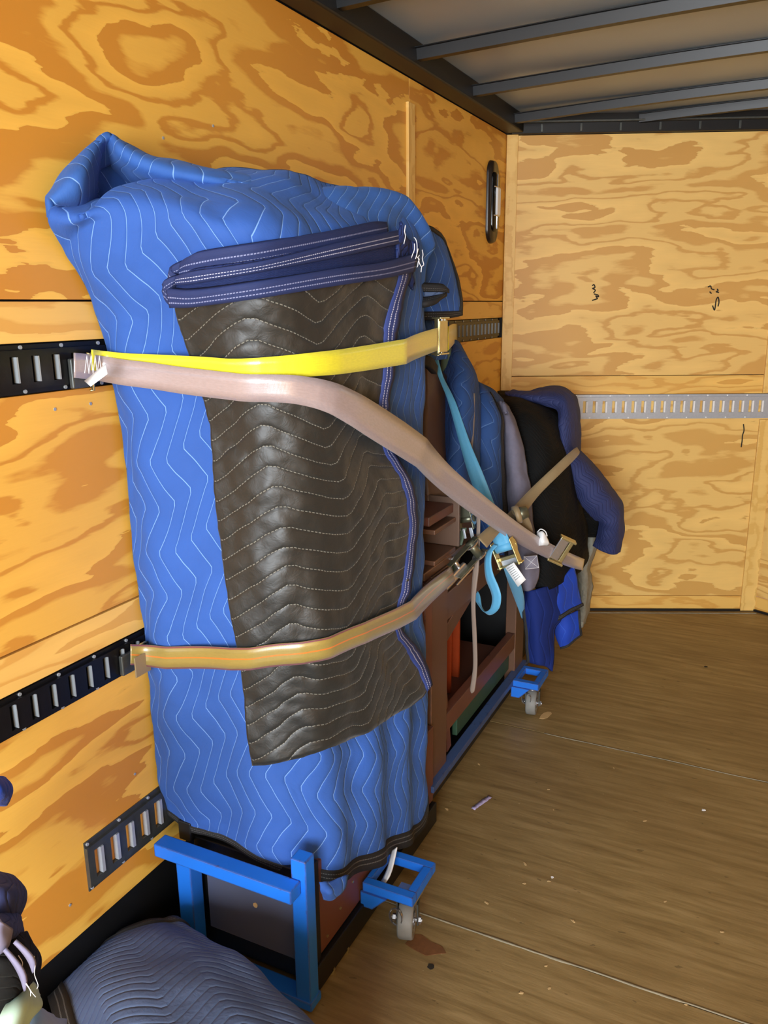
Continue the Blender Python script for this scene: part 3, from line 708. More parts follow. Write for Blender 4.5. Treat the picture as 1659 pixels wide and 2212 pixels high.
# rounded folds joining the layers at the left
for (a, b, a2, b2) in ((A3[0], B3[0], A2[0], B2[0].lerp(A2[0], .6)), (A2b[0], B2b[0], A1[0], B1[0])):
    c = []
    for k in range(9):
        t = k/8; c.append((a.lerp(a2, t)+Vector((-0.85, -0.5, 0))*0.018*math.sin(math.pi*t), b.lerp(b2, t)+Vector((-0.85, -0.5, 0))*0.018*math.sin(math.pi*t)))
    strip_mesh([q[0] for q in c], [q[1] for q in c], 'fold_bend', M['navy_bind'], bb, 0.008, 2)
# loose corner of navy cloth and frayed threads at the right end
q = [[on(T1, 838+10*i, 500+8*i+30*j, 0.045-0.008*j, 1.95)+Vector((0, 0, 0.004*math.sin(i*2+j))) for i in range(5)] for j in range(4)]
GQ = wrinkle(dense(q, 4, 4), 0.012, 25, 4); grid_mesh(GQ, 'frayed_corner', navy_plain, bb, 0.008)
for k in range(6):
    u, v = 835+random.random()*45, 500+random.random()*70; p = on(T2, u, v, 0.07, 1.95); pts = [p]
    for i in range(5): pts.append(pts[-1]+Vector((random.uniform(-.004, .005), random.uniform(-.005, .003), random.uniform(-.014, -.002))))
    MB().tube(catmull(pts, 4), 0.0011, 5).build('loose_thread', M['thread'], bb, True)

# ================================================================== SECOND BLUE BLANKET BEHIND
b2 = thing('moving_blanket', 'blue blanket with black binding peeking out behind the top of the tall wrapped load', 'blanket', (0.3, 2.5, 1.7))
g = [[P(905, 490, y=2.30), P(925, 492, y=2.34), P(950, 510, y=2.42), P(962, 535, y=2.5)],
     [P(900, 560, y=2.26), P(930, 560, y=2.30), P(962, 570, y=2.38), P(982, 590, y=2.46)],
     [P(900, 620, y=2.24), P(932, 625, y=2.27), P(970, 630, y=2.34), P(993, 640, y=2.42)],
     [P(900, 690, y=2.24), P(935, 690, y=2.26), P(968, 686, y=2.33), P(994, 682, y=2.40)]]
G = wrinkle(dense(g, 8, 8), 0.005, 10, 6); grid_mesh(G, 'quilted_cloth', M['blue'], b2, 0.012)
rt = [[r_[-1], r_[-1].lerp(Vector((0.05, r_[-1].y+0.22, r_[-1].z)), 0.5)+Vector((0.03, 0.05, 0)), Vector((0.03, r_[-1].y+0.2, r_[-1].z))] for r_ in G[::8]]
grid_mesh(dense(rt, 6, 8), 'back_fold', M['blue'], b2, 0.012)
rt = [[r_[0], r_[0].lerp(Vector((0.05, r_[0].y, r_[0].z)), 0.5), Vector((0.03, 2.24, r_[0].z))] for r_ in G[::8]]
grid_mesh(dense(rt, 6, 8), 'front_fold', M['blue'], b2, 0.012)
edge_binding(G, 'right', 2, M['black_bind'], b2, 0.02); edge_binding(G, 'bottom', 2, M['black_bind'], b2, 0.02); edge_binding(G, 'top', 1, M['black_bind'], b2, 0.02)
g = [[P(866, 612, y=2.03), P(915, 614, y=2.05), P(960, 618, y=2.10), P(966, 628, y=2.16)], [P(880, 636, y=2.05), P(915, 640, y=2.06), P(950, 636, y=2.10), P(964, 632, y=2.16)], [P(893, 660, y=2.03), P(918, 658, y=2.02), P(945, 650, y=2.06), P(966, 634, y=2.15)]]
G = dense(g, 8, 6); fp = grid_mesh(G, 'folded_corner', M['slate_q'], b2, 0.006); edge_binding(G, 'top', 3, M['black_bind'], b2, 0.016); edge_binding(G, 'bottom', 4, M['black_bind'], b2, 0.014); edge_binding(G, 'left', 3, M['black_bind'], b2, 0.014)
g = [[P(915, 690, y=2.35), P(965, 695, y=2.45)], [P(915, 780, y=2.35), P(962, 775, y=2.45)]]
grid_mesh(dense([[a, a.lerp(b, .5), b] for a, b in g], 6, 6), 'lower_cloth', M['blue_far'], b2, 0.02)
g = [[P(905, 768, y=2.26), P(925, 770, y=2.30), P(940, 790, y=2.36)], [P(905, 785, y=2.26), P(925, 795, y=2.3), P(938, 808, y=2.36)]]
grid_mesh(dense(g, 6, 6), 'black_binding', M['black_bind'], b2, 0.02)

# ================================================================== REAR LOAD BLANKETS
def cloth(name, label, cat, rows_, mat, thick=0.02, wr=(0.008, 8, 1.0), parent=None, nu=9, nv=9, bind=(), bm=None, bk=2, ret=False):
    R_ = [[P(u, v, y=y) for (u, v, y) in r] for r in rows_]
    if ret: R_ = [[Vector((0.04, r[0].y+0.10, r[0].z))]+r+[Vector((max(0.05, r[-1].x*0.5), r[-1].y+0.10, r[-1].z))] for r in R_]
    G_ = dense(R_, nu, nv); G_ = wrinkle(G_, *wr)
    for r in G_:
        for p in r:
            p.x = max(0.03, p.x); p.z = max(0.012, p.z)
            d = (p-O).dot(NN)
            if p.y > 3.4 and d < 0.04: p += NN*(0.04-d)
    if parent is None and bind:
        parent = thing(name, label, cat, G_[0][0]); o = grid_mesh(G_, 'quilted_cloth', mat, parent, thick)
        for s in bind: edge_binding(G_, s, bk, bm or M['black_bind'], parent, thick+0.010)
        return G_, parent
    o = grid_mesh(G_, name, mat, parent, thick)
    if parent is None: tag(o, label, cat)
    return G_, o
# blue fold nearest the tall load
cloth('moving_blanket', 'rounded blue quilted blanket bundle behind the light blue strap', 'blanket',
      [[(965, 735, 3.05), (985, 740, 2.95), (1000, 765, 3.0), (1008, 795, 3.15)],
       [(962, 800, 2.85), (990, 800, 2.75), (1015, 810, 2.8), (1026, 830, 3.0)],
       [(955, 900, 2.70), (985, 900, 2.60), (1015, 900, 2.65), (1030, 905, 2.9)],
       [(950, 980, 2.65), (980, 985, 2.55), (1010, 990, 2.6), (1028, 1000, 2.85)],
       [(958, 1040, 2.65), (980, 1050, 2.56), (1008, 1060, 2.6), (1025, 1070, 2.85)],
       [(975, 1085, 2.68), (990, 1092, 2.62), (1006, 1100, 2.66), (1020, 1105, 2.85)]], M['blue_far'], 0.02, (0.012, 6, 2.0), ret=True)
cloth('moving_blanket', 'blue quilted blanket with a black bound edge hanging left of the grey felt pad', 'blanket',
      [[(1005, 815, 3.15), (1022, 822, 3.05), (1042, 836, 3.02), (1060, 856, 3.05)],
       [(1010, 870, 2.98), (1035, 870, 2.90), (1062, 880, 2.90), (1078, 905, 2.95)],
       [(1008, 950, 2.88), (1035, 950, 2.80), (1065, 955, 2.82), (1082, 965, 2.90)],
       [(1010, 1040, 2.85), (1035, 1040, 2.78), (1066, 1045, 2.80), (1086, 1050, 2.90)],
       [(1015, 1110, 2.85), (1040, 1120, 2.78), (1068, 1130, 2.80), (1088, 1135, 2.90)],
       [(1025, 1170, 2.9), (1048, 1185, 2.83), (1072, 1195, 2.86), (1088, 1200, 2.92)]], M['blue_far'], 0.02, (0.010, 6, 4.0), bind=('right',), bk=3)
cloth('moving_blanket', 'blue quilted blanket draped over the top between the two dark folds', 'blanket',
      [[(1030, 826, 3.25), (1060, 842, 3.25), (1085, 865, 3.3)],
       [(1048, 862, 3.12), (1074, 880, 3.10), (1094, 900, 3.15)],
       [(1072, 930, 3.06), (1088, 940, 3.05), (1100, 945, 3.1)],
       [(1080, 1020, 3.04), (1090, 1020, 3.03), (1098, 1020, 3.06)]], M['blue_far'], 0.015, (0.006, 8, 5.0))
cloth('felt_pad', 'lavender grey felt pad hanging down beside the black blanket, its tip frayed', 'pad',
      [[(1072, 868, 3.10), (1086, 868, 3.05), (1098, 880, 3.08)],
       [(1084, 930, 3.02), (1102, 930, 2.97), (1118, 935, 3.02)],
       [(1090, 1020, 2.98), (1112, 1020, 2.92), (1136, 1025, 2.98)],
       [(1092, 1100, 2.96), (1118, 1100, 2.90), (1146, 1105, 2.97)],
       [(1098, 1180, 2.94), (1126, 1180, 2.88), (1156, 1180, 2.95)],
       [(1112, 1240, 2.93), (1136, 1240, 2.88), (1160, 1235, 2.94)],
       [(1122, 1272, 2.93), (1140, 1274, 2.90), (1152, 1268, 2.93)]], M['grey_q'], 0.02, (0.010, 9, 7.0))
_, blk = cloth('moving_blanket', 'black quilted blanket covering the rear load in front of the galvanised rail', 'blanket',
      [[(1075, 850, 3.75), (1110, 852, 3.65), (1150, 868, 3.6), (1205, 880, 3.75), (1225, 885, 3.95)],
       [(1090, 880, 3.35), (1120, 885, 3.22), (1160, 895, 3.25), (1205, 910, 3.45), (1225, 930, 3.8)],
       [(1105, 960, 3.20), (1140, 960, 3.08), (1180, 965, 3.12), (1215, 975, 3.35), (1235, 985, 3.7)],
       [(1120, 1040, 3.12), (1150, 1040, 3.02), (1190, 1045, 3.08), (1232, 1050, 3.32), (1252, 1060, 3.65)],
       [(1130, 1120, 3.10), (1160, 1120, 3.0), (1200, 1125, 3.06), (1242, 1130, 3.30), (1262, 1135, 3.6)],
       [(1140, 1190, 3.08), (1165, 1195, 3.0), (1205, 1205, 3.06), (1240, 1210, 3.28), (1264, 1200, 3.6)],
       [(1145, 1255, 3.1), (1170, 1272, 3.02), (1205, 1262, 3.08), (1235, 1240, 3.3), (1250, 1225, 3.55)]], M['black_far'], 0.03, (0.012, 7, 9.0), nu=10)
_, nv = cloth('rolled_blanket', 'navy blanket roll curving over the black blanket beside the galvanised rail', 'blanket',
      [[(1098, 850, 3.65), (1112, 845, 3.60), (1135, 852, 3.6), (1160, 850, 3.58), (1180, 862, 3.45)],
       [(1098, 856, 3.5), (1125, 856, 3.45), (1160, 845, 3.6), (1200, 838, 3.72), (1235, 852, 3.85)],
       [(1200, 880, 3.40), (1206, 870, 3.38), (1218, 858, 3.42), (1235, 858, 3.6), (1247, 880, 3.85)],
       [(1208, 930, 3.36), (1215, 925, 3.32), (1230, 925, 3.36), (1244, 925, 3.5), (1251, 930, 3.75)],
       [(1210, 985, 3.38), (1218, 988, 3.34), (1232, 990, 3.38), (1244, 985, 3.5), (1249, 970, 3.75)]], M['navy_q'], 0.02, (0.006, 12, 3.0), nu=10)
cloth('folded_blanket', 'navy quilted blanket arm sticking out to the right in front of the front wall', 'blanket',
      [[(1222, 990, 3.40), (1228, 985, 3.38), (1240, 975, 3.42), (1250, 978, 3.55)],
       [(1240, 1050, 3.40), (1254, 1035, 3.36), (1272, 1015, 3.42), (1284, 1008, 3.6)],
       [(1262, 1090, 3.42), (1280, 1080, 3.38), (1302, 1060, 3.42), (1314, 1050, 3.62)],
       [(1285, 1118, 3.48), (1302, 1108, 3.42), (1325, 1090, 3.46), (1338, 1085, 3.64)],
       [(1296, 1125, 3.55), (1312, 1135, 3.46), (1332, 1130, 3.48), (1344, 1125, 3.64)],
       [(1292, 1160, 3.56), (1308, 1166, 3.50), (1330, 1165, 3.52), (1342, 1160, 3.64)],
       [(1285, 1178, 3.58), (1305, 1188, 3.54), (1325, 1196, 3.55), (1336, 1192, 3.62)]], M['navy_q'], 0.022, (0.006, 12, 6.0))
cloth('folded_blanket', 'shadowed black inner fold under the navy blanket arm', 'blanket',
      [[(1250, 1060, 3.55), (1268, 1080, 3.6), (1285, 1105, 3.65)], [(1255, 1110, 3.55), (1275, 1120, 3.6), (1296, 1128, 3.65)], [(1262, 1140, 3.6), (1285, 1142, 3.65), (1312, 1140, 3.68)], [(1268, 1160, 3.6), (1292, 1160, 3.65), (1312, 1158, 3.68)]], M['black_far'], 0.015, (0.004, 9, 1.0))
cloth('fleece_throw', 'rumpled grey fleece hanging down to the floor behind the bright blue cloth', 'throw',
      [[(1258, 1128, 3.75), (1275, 1125, 3.70), (1294, 1140, 3.75)],
       [(1255, 1180, 3.72), (1275, 1180, 3.65), (1290, 1175, 3.72)],
       [(1240, 1225, 3.72), (1262, 1225, 3.64), (1272, 1215, 3.72)],
       [(1242, 1265, 3.72), (1262, 1265, 3.64), (1275, 1260, 3.72)],
       [(1245, 1310, 3.74), (1260, 1310, 3.66), (1272, 1305, 3.74)],
       [(1245, 1352, 3.76), (1255, 1355, 3.70), (1264, 1345, 3.76)]], M['fleece'], 0.02, (0.014, 11, 2.0))
cloth('moving_blanket', 'bright royal blue cloth with black binding hanging below the black blanket', 'blanket',
      [[(1165, 1262, 3.12), (1190, 1255, 3.10), (1215, 1245, 3.14), (1238, 1222, 3.2)],
       [(1170, 1300, 3.10), (1195, 1300, 3.06), (1222, 1290, 3.12), (1250, 1280, 3.2)],
       [(1180, 1330, 3.10), (1200, 1340, 3.06), (1228, 1322, 3.12), (1257, 1308, 3.2)]], M['royal_q'], 0.014, (0.008, 9, 3.0), bind=('bottom',), bk=2)
cloth('moving_blanket', 'small royal blue cloth corner with black edging just above the floor', 'blanket',
      [[(1198, 1340, 3.18), (1222, 1330, 3.2), (1248, 1318, 3.26)],
       [(1200, 1370, 3.18), (1225, 1365, 3.18), (1250, 1350, 3.24)],
       [(1212, 1398, 3.20), (1226, 1392, 3.20), (1252, 1368, 3.26)]], M['royal_q'], 0.014, (0.006, 9, 5.0), bind=('bottom', 'right'), bk=1)
cloth('moving_blanket', 'dark blue cloth with black edge hanging down to the far caster', 'blanket',
      [[(1130, 1272, 2.98), (1150, 1275, 2.96), (1175, 1268, 3.0), (1200, 1262, 3.08)],
       [(1134, 1330, 2.97), (1155, 1330, 2.95), (1180, 1330, 2.99), (1212, 1330, 3.08)],
       [(1138, 1380, 2.97), (1160, 1380, 2.94), (1180, 1375, 2.98), (1196, 1365, 3.05)],
       [(1142, 1430, 2.97), (1162, 1435, 2.95), (1180, 1440, 2.98), (1192, 1450, 3.0)]], quilt('dark_blue_cloth', (24, 42, 108), (30, 50, 122), 0.05, 0.2, 0.03, bump=0.4, sheen=0.0, spec=0.2), 0.014, (0.008, 8, 8.0), bind=('left',), bk=2)

# hidden mass under the rear blankets: dark furniture block
blk = MB(); blk.box((0.06, 3.34, 0.0), (0.34, 3.86, 1.05)); blk.box((0.08, 3.40, 1.05), (0.30, 3.80, 1.09))
tag(blk.build('furniture_block', M['black_steel'], None, bevel=0.02), 'dark furniture piece under the black rear blanket, almost wholly covered', 'furniture')

# ================================================================== STRAPS
def bezier_edges(pts, n=10):
    """pts: list of (A, B) edge points -> dense"""
    return catmull([p[0] for p in pts], n), catmull([p[1] for p in pts], n)
def strap(parent, pts, mat, name='webbing', n=10, thick=0.003, settled=0):
    A, B = bezier_edges(pts, n)
    if settled: A, B = settle(A, B, settled)
    return strip_mesh(A, B, name, mat, parent, thick, 3)
def settle(A, B, mn=0.012):
    # pull the webbing taut, then lift it clear of the cloth it lies on
    C_ = [(a+b)/2 for a, b in zip(A, B)]; H_ = [(a-b)/2 for a, b in zip(A, B)]; n = len(C_)
    lens = [h.length for h in H_]
    for it in range(110):
        H_ = [H_[0]]+[(H_[k-1]+H_[k]*2+H_[k+1])/4 for k in range(1, n-1)]+[H_[-1]]
        C_ = [C_[0]]+[(C_[k-1]+C_[k]*2+C_[k+1])/4 for k in range(1, n-1)]+[C_[-1]]
        for k in range(1, n-1):
            push = 0; pn = None
            for q in (-0.8, 0, 0.8):
                p = C_[k]+H_[k]*q; h = T2.find_nearest(p)
                if h[0] is None: continue
                out = Vector((p.x-0.12, p.y-1.8, 0)); nn = h[1] if h[1].dot(out) > 0 else -h[1]
                d = (p-h[0]).dot(nn)
                if d < mn and (p-h[0]).length < 0.08 and mn-d > push: push = mn-d; pn = nn
            if push: C_[k] = C_[k]+pn*push
    return [c+h for c, h in zip(C_, H_)], [c-h for c, h in zip(C_, H_)]
def bo(u, v, off): return on(T2, u, v, off, 1.35 if u < 400 else 2.0)
def pair(u, v1, v2, off=None, y=None, x=None, u2=None):
    u2 = u if u2 is None else u2
    if off is not None: return (bo(u, v1, off), bo(u2, v2, off))
    return (P(u, v1, y=y, x=x), P(u2, v2, y=y, x=x))
def tapes(pts, mat, parent, thick=0.003, name='webbing'): return strap(parent, pts, mat, name, 10, thick)

# rail end fitting: dark spring plate + yellow zinc loop
def fitting(parent, y, z, w=0.05, mat=M['galv_dull'], x=0.012):
    MB().box((x, y-.045, z-w*.5), (x+.012, y, z+w*.5)).build('spring_plate', mat, parent, bevel=0.003)
    MB().tube([(x+.010, y, z-w*.62), (x+.014, y+.006, z-w*.62), (x+.014, y+.006, z+w*.62), (x+.010, y, z+w*.62)], 0.0035, 8).build('wire_loop', M['brass'], parent, True)
    MB().tube([(x+.010, y+.012, z+w*.62), (x+.016, y+.03, z+w*.68), (x+.006, y+.045, z+w*.5)], 0.003, 7).build('wire_hook', M['brass'], parent, True)

ye = thing('ratchet_strap', 'bright yellow cargo strap across the upper part of the load', 'strap', (0.05, 1.3, 1.5))
pts = [pair(198, 755, 800, x=0.035), pair(232, 758, 802, off=0.012), pair(300, 760, 800, off=0.012), pair(400, 764, 806, off=0.016), pair(480, 767, 810, off=0.012), pair(560, 768, 814, off=0.014), pair(640, 765, 816, off=0.014), pair(720, 756, 810, off=0.014),
       pair(800, 742, 796, off=0.014), pair(870, 727, 780, off=0.014), pair(912, 716, 769, y=2.0), pair(945, 708, 757, y=2.16)]
strap(ye, pts, M['yellow'], settled=0.012)
p = P(960, 727, y=2.24); bk = MB(); m_ = frame(p, (0.12, 1, 0.0), (0, 0, 1))
def bx(name, a, b, mat, par, m, bev=0.0015): return MB().box(a, b, m).build(name, mat, par, bevel=bev)
for i, (x, w) in enumerate(((-.035, .006), (.0, .009), (.03, .006))):
    bx('buckle_bar', (x*.6, -.022, -.055+0.006*i), (x*.6+w+.003, -.008, .052), (M['brass'], M['chrome'], M['brass'])[i], ye, m_)
bx('buckle_plate', (-.02, -.008, -.045), (.028, -.004, .045), M['brass'], ye, m_)
for z in (-.052, .05): bx('buckle_side', (-.024, -.03, z), (.032, .0, z+.005), M['brass'], ye, m_)
MB().cyl(m_ @ Vector((.004, -.026, -.055)), m_ @ Vector((.004, -.026, .052)), 0.005, 12).build('spindle', M['chrome'], ye, True)
strap(ye, [(P(968, 705, y=2.42), P(968, 757, y=2.42)), (P(978, 700, y=2.7), P(978, 745, y=2.7)), (P(986, 700, x=0.03), P(986, 736, x=0.03))], M['yellow'])

gy = thing('ratchet_strap', 'mauve grey cargo strap crossing diagonally down in front of the yellow strap', 'strap', (0.05, 1.25, 1.5))
pts = [pair(160, 762, 816, x=0.032), pair(200, 765, 820, x=0.040), pair(235, 769, 824, off=0.020), pair(320, 777, 832, off=0.020), pair(400, 785, 841, off=0.022), pair(500, 795, 855, off=0.022), pair(600, 805, 864, off=0.022), pair(660, 812, 872, off=0.022, u2=655),
       pair(715, 826, 890, off=0.022, u2=700), pair(775, 858, 925, off=0.022, u2=750), pair(860, 925, 990, off=0.024, u2=835), pair(925, 977, 1032, y=2.02, u2=905), pair(1000, 1034, 1084, y=2.20, u2=980), pair(1070, 1090, 1132, y=2.42, u2=1053), pair(1135, 1146, 1180, y=2.68, u2=1120), pair(1200, 1182, 1210, y=2.90, u2=1190), pair(1250, 1202, 1230, y=3.12, u2=1240), pair(1262, 1208, 1232, y=3.4, u2=1258)]
strap(gy, pts, M['greyweb'], thick=0.003, settled=0.024)
fitting(gy, 1.285, 1.545, 0.062)
tg = [[P(182, 823, y=1.245), P(228, 786, y=1.245)], [P(196, 835, y=1.238), P(232, 808, y=1.235)]]
strip_mesh([tg[0][0], tg[0][1]], [tg[1][0], tg[1][1]], 'white_label', M['white'], gy, 0.001)
zz = []
for k in range(9): zz.append(P(183+k*4.5, 769 if k % 2 else 806, x=0.046))
MB().tube(zz, 0.0009, 5).build('zigzag_stitch', M['thread'], gy)
p = P(1212, 1190, y=2.90); m_ = frame(p, (1, 0.55, -0.55), (0.4, 0, 0.9))
bx('buckle_plate', (-.025, -.012, -.045), (.012, -.004, .045), M['chrome'], gy, m_, .003); bx('buckle_plate', (.014, -.012, -.045), (.03, -.004, .045), M['brass'], gy, m_, .002)
for z in (-.055, .047): bx('buckle_side', (-.03, -.02, z), (.034, .01, z+.008), M['brass'], gy, m_)
MB().cyl(m_ @ Vector((-.005, -.018, -.048)), m_ @ Vector((-.005, -.018, .048)), 0.009, 14).build('spindle', M['chrome'], gy, True)
G = dense([[P(1160, 1150, y=2.80), P(1172, 1148, y=2.79), P(1180, 1158, y=2.80)], [P(1159, 1165, y=2.79), P(1172, 1168, y=2.77), P(1186, 1172, y=2.80)], [P(1160, 1180, y=2.80), P(1172, 1178, y=2.78), P(1184, 1178, y=2.82)]], 5, 5)
grid_mesh(G, 'white_label', M['white'], gy, 0.003)
MB().tube(catmull([P(1160, 1150, y=2.79), P(1168, 1143, y=2.78), P(1178, 1148, y=2.79), P(1182, 1158, y=2.8)], 6), 0.002, 6).build('label_loop', M['white'], gy, True)

ol = thing('ratchet_strap', 'olive cargo strap with orange centre line round the lower part of the load', 'strap', (0.05, 1.3, 0.85))
pts = [pair(282, 1392, 1436, x=0.034), pair(318, 1392, 1438, x=0.045), pair(352, 1392, 1440, off=0.014), pair(420, 1391, 1438, off=0.014), pair(500, 1390, 1437, off=0.014), pair(560, 1388, 1436, off=0.014), pair(640, 1381, 1428, off=0.014, u2=642), pair(720, 1361, 1406, off=0.014, u2=725), pair(790, 1335, 1375, off=0.014, u2=798),
       pair(850, 1307, 1346, off=0.016, u2=862), pair(905, 1272, 1310, y=1.99, u2=920), pair(950, 1240, 1274, y=2.2, u2=962), pair(975, 1222, 1252, y=2.36, u2=984)]
strap(ol, pts, M['olive'], settled=0.012)
fitting(ol, 1.345, 0.862, 0.05)
MB().box((0.05, 1.31, 0.835), (0.054, 1.36, 0.885)).build('sewn_end', M['tan'], ol, bevel=0.001)
# ratchet
p = P(1008, 1208, y=2.38); d_ = (P(1060, 1150, y=2.46)-P(960, 1258, y=2.30)).normalized(); m_ = frame(p, d_, (P(1000, 1150, y=2.38)-p))
for z in (-.030, .026): bx('side_plate', (-.06, -.02, z), (.075, .010, z+.004), M['olivemetal'], ol, m_)
MB().cyl(m_ @ Vector((.045, -.004, -.034)), m_ @ Vector((.045, -.004, .034)), 0.015, 16).build('spool', M['olivemetal'], ol, True)
for z in (-.028, .022): MB().ring(m_ @ Vector((.045, -.006, z)), m_.to_3x3() @ Vector((0, 0, 1)), 0.026, 0.010, 0.004, 16).build('ratchet_wheel', M['chrome'], ol)
bx('handle_grip', (-.115, -.030, -.036), (-.005, -.012, -.010), M['chrome'], ol, m_, .006); bx('handle_bar', (-.10, -.03, .012), (-.0, -.022, .020), M['brass'], ol, m_, .001)
bx('handle_bar', (-.075, -.024, -.052), (.01, -.016, -.046), M['chrome'], ol, m_, .001)
MB().cyl(m_ @ Vector((-.03, -.022, -.036)), m_ @ Vector((-.03, -.022, .032)), 0.008, 12).build('spindle', M['chrome'], ol, True)
pts = [(P(1030, 1160, y=2.42), P(1052, 1183, y=2.42)), (P(1058, 1136, y=2.5), P(1072, 1158, y=2.5)), (P(1090, 1116, y=2.6), P(1098, 1130, y=2.6)), (P(1112, 1092, y=2.72), P(1130, 1112, y=2.72)), (P(1150, 1052, y=2.86), P(1166, 1068, y=2.86)), (P(1200, 1005, y=2.96), P(1212, 1022, y=2.96)), (P(1234, 974, y=3.08), P(1247, 986, y=3.10)), (P(1246, 966, y=3.4), P(1252, 976, y=3.45))]
L(strap(ol, pts, M['tan']), 'tan tail of the strap running up to the navy roll')
# knot / coil on the tan strap
kn = [P(1118, 1098, y=2.66), P(1136, 1096, y=2.64), P(1140, 1106, y=2.64), P(1130, 1117, y=2.65), P(1114, 1112, y=2.66)]
c = P(1127, 1104, y=2.67)
MB().cyl(c+Vector((-.012, -.02, -.01)), c+Vector((.02, .0, .0)), 0.026, 18, 0.02).build('rolled_tail', M['olivemetal'], ol, True)
MB().ring(c+Vector((-.012, -.02, -.01)), (-.032, -.02, -.01), 0.032, 0.022, 0.02, 20).build('rolled_tail', M['tan'], ol, True)
strap(ol, [(P(1138, 1110, y=2.68), P(1112, 1120, y=2.68)), (P(1150, 1140, y=2.74), P(1125, 1150, y=2.74)), (P(1152, 1180, y=2.8), P(1132, 1178, y=2.8))], M['tan'])

cy = thing('cam_buckle_strap', 'light blue strap running down to a yellow zinc buckle, its tail hanging in a loop', 'strap', (0.1, 3.2, 1.4))
pts = [(P(935, 758, y=2.62), P(941, 756, y=2.62)), (P(942, 800, y=2.66), P(958, 815, y=2.66)), (P(968, 868, y=2.60), P(984, 868, y=2.60)), (P(992, 955, y=2.55), P(1015, 955, y=2.55)), (P(1014, 1030, y=2.52), P(1046, 1030, y=2.52)), (P(1042, 1100, y=2.54), P(1074, 1105, y=2.54)), (P(1062, 1160, y=2.56), P(1098, 1160, y=2.56)), (P(1070, 1182, y=2.56), P(1104, 1180, y=2.56))]
strap(cy, pts, M['cyan'])
p = P(1090, 1192, y=2.56); dn = (P(1110, 1240, y=2.56)-P(1075, 1150, y=2.56)).normalized(); m_ = frame(p, dn, (P(1120, 1180, y=2.56)-p))
MB().cyl(m_ @ Vector((-.015, -.012, -.030)), m_ @ Vector((-.015, -.012, .030)), 0.017, 18).build('wound_webbing', M['cyan'], cy, True)
for z in (-.038, .034): bx('side_plate', (-.04, -.026, z), (.055, .012, z+.004), M['brass'], cy, m_, .001); MB().ring(m_ @ Vector((-.012, -.012, z+.002)), m_.to_3x3() @ Vector((0, 0, 1)), 0.024, 0.014, 0.005, 18).build('ratchet_wheel', M['brass'], cy)
bx('cross_bar', (.018, -.02, -.034), (.030, -.006, .034), M['brass'], cy, m_); bx('cross_bar', (.048, -.026, -.048), (.054, .004, .045), M['brass'], cy, m_); bx('handle_plate', (.030, -.014, -.030), (.048, -.010, .030), M['galv'], cy, m_)
strap(cy, [(P(1086, 1222, y=2.58), P(1112, 1212, y=2.58)), (P(1098, 1258, y=2.70), P(1122, 1250, y=2.70)), (P(1112, 1295, y=2.85), P(1132, 1290, y=2.85)), (P(1128, 1338, y=3.0), P(1133, 1322, y=3.0))], M['cyan'])
A = P(1091, 1226, y=2.50); B = P(1110, 1215, y=2.50); C2 = P(1136, 1252, y=2.50); D2 = P(1119, 1268, y=2.50)
strip_mesh([A, D2], [B, C2], 'white_label', M['white'], cy, 0.001)
gl = plain('label_print', (150, 156, 158), 0.8)
for k in range(7):
    a = A.lerp(D2, .08+.1*k); b = B.lerp(C2, .08+.1*k); e = Vector((0, -0.0015, 0)); s0 = a.lerp(b, .15)+e; s1 = a.lerp(b, .75)+e; w = (D2-A)*0.03
    strip_mesh([s0, s1], [s0+w, s1+w], 'printed_line', gl, cy, 0.0002)
LE = [(690, 728), (628, 800), (608, 900), (622, 1040), (665, 1150), (678, 1230), (655, 1310), (600, 1330), (545, 1260), (500, 1215), (432, 1190)]
RE = [(725, 742), (678, 800), (668, 900), (688, 1000), (738, 1120), (757, 1210), (735, 1310), (655, 1362), (590, 1300), (560, 1170), (490, 1095)]
ys = [2.55, 2.55, 2.54, 2.53, 2.52, 2.52, 2.53, 2.56, 2.60, 2.64, 2.68]
strap(cy, [(P(900+a[0]/4.1475, 1000+a[1]/4.1475, y=y), P(900+b[0]/4.1475, 1000+b[1]/4.1475, y=y-.01)) for a, b, y in zip(LE, RE, ys)], M['cyan'], 'looped_tail', 8)

gn = thing('cargo_strap', 'faded green strap hanging behind the yellow buckle', 'strap', (0.1, 2.9, 1.4))
strap(gn, [(P(955, 757, y=2.85), P(975, 752, y=2.85)), (P(950, 830, y=2.82), P(968, 830, y=2.82)), (P(946, 930, y=2.75), P(958, 930, y=2.75)), (P(946, 985, y=2.7), P(952, 985, y=2.7))], M['greenweb'])
strap(gn, [(P(1018, 850, y=2.72), P(1026, 850, y=2.72)), (P(1016, 930, y=2.64), P(1024, 930, y=2.64)), (P(1008, 1000, y=2.56), P(1016, 1002, y=2.56))], M['taupe'])
hs = thing('hanging_strap', 'thin taupe strap end hanging straight down past the brown post', 'strap', (0.5, 2.4, 0.9))
strap(hs, [(P(1030, 1085, y=2.48), P(1038, 1085, y=2.48)), (P(1029, 1160, y=2.46), P(1037, 1160, y=2.46)), (P(1022, 1230, y=2.44), P(1034, 1230, y=2.44)), (P(1018, 1300, y=2.42), P(1027, 1300, y=2.42)), (P(1021, 1380, y=2.41), P(1030, 1380, y=2.41)), (P(1022, 1440, y=2.40), P(1031, 1440, y=2.40)), (P(1016, 1486, y=2.39), P(1026, 1488, y=2.39)), (P(1018, 1497, y=2.39), P(1021, 1497, y=2.39))], M['taupe'])
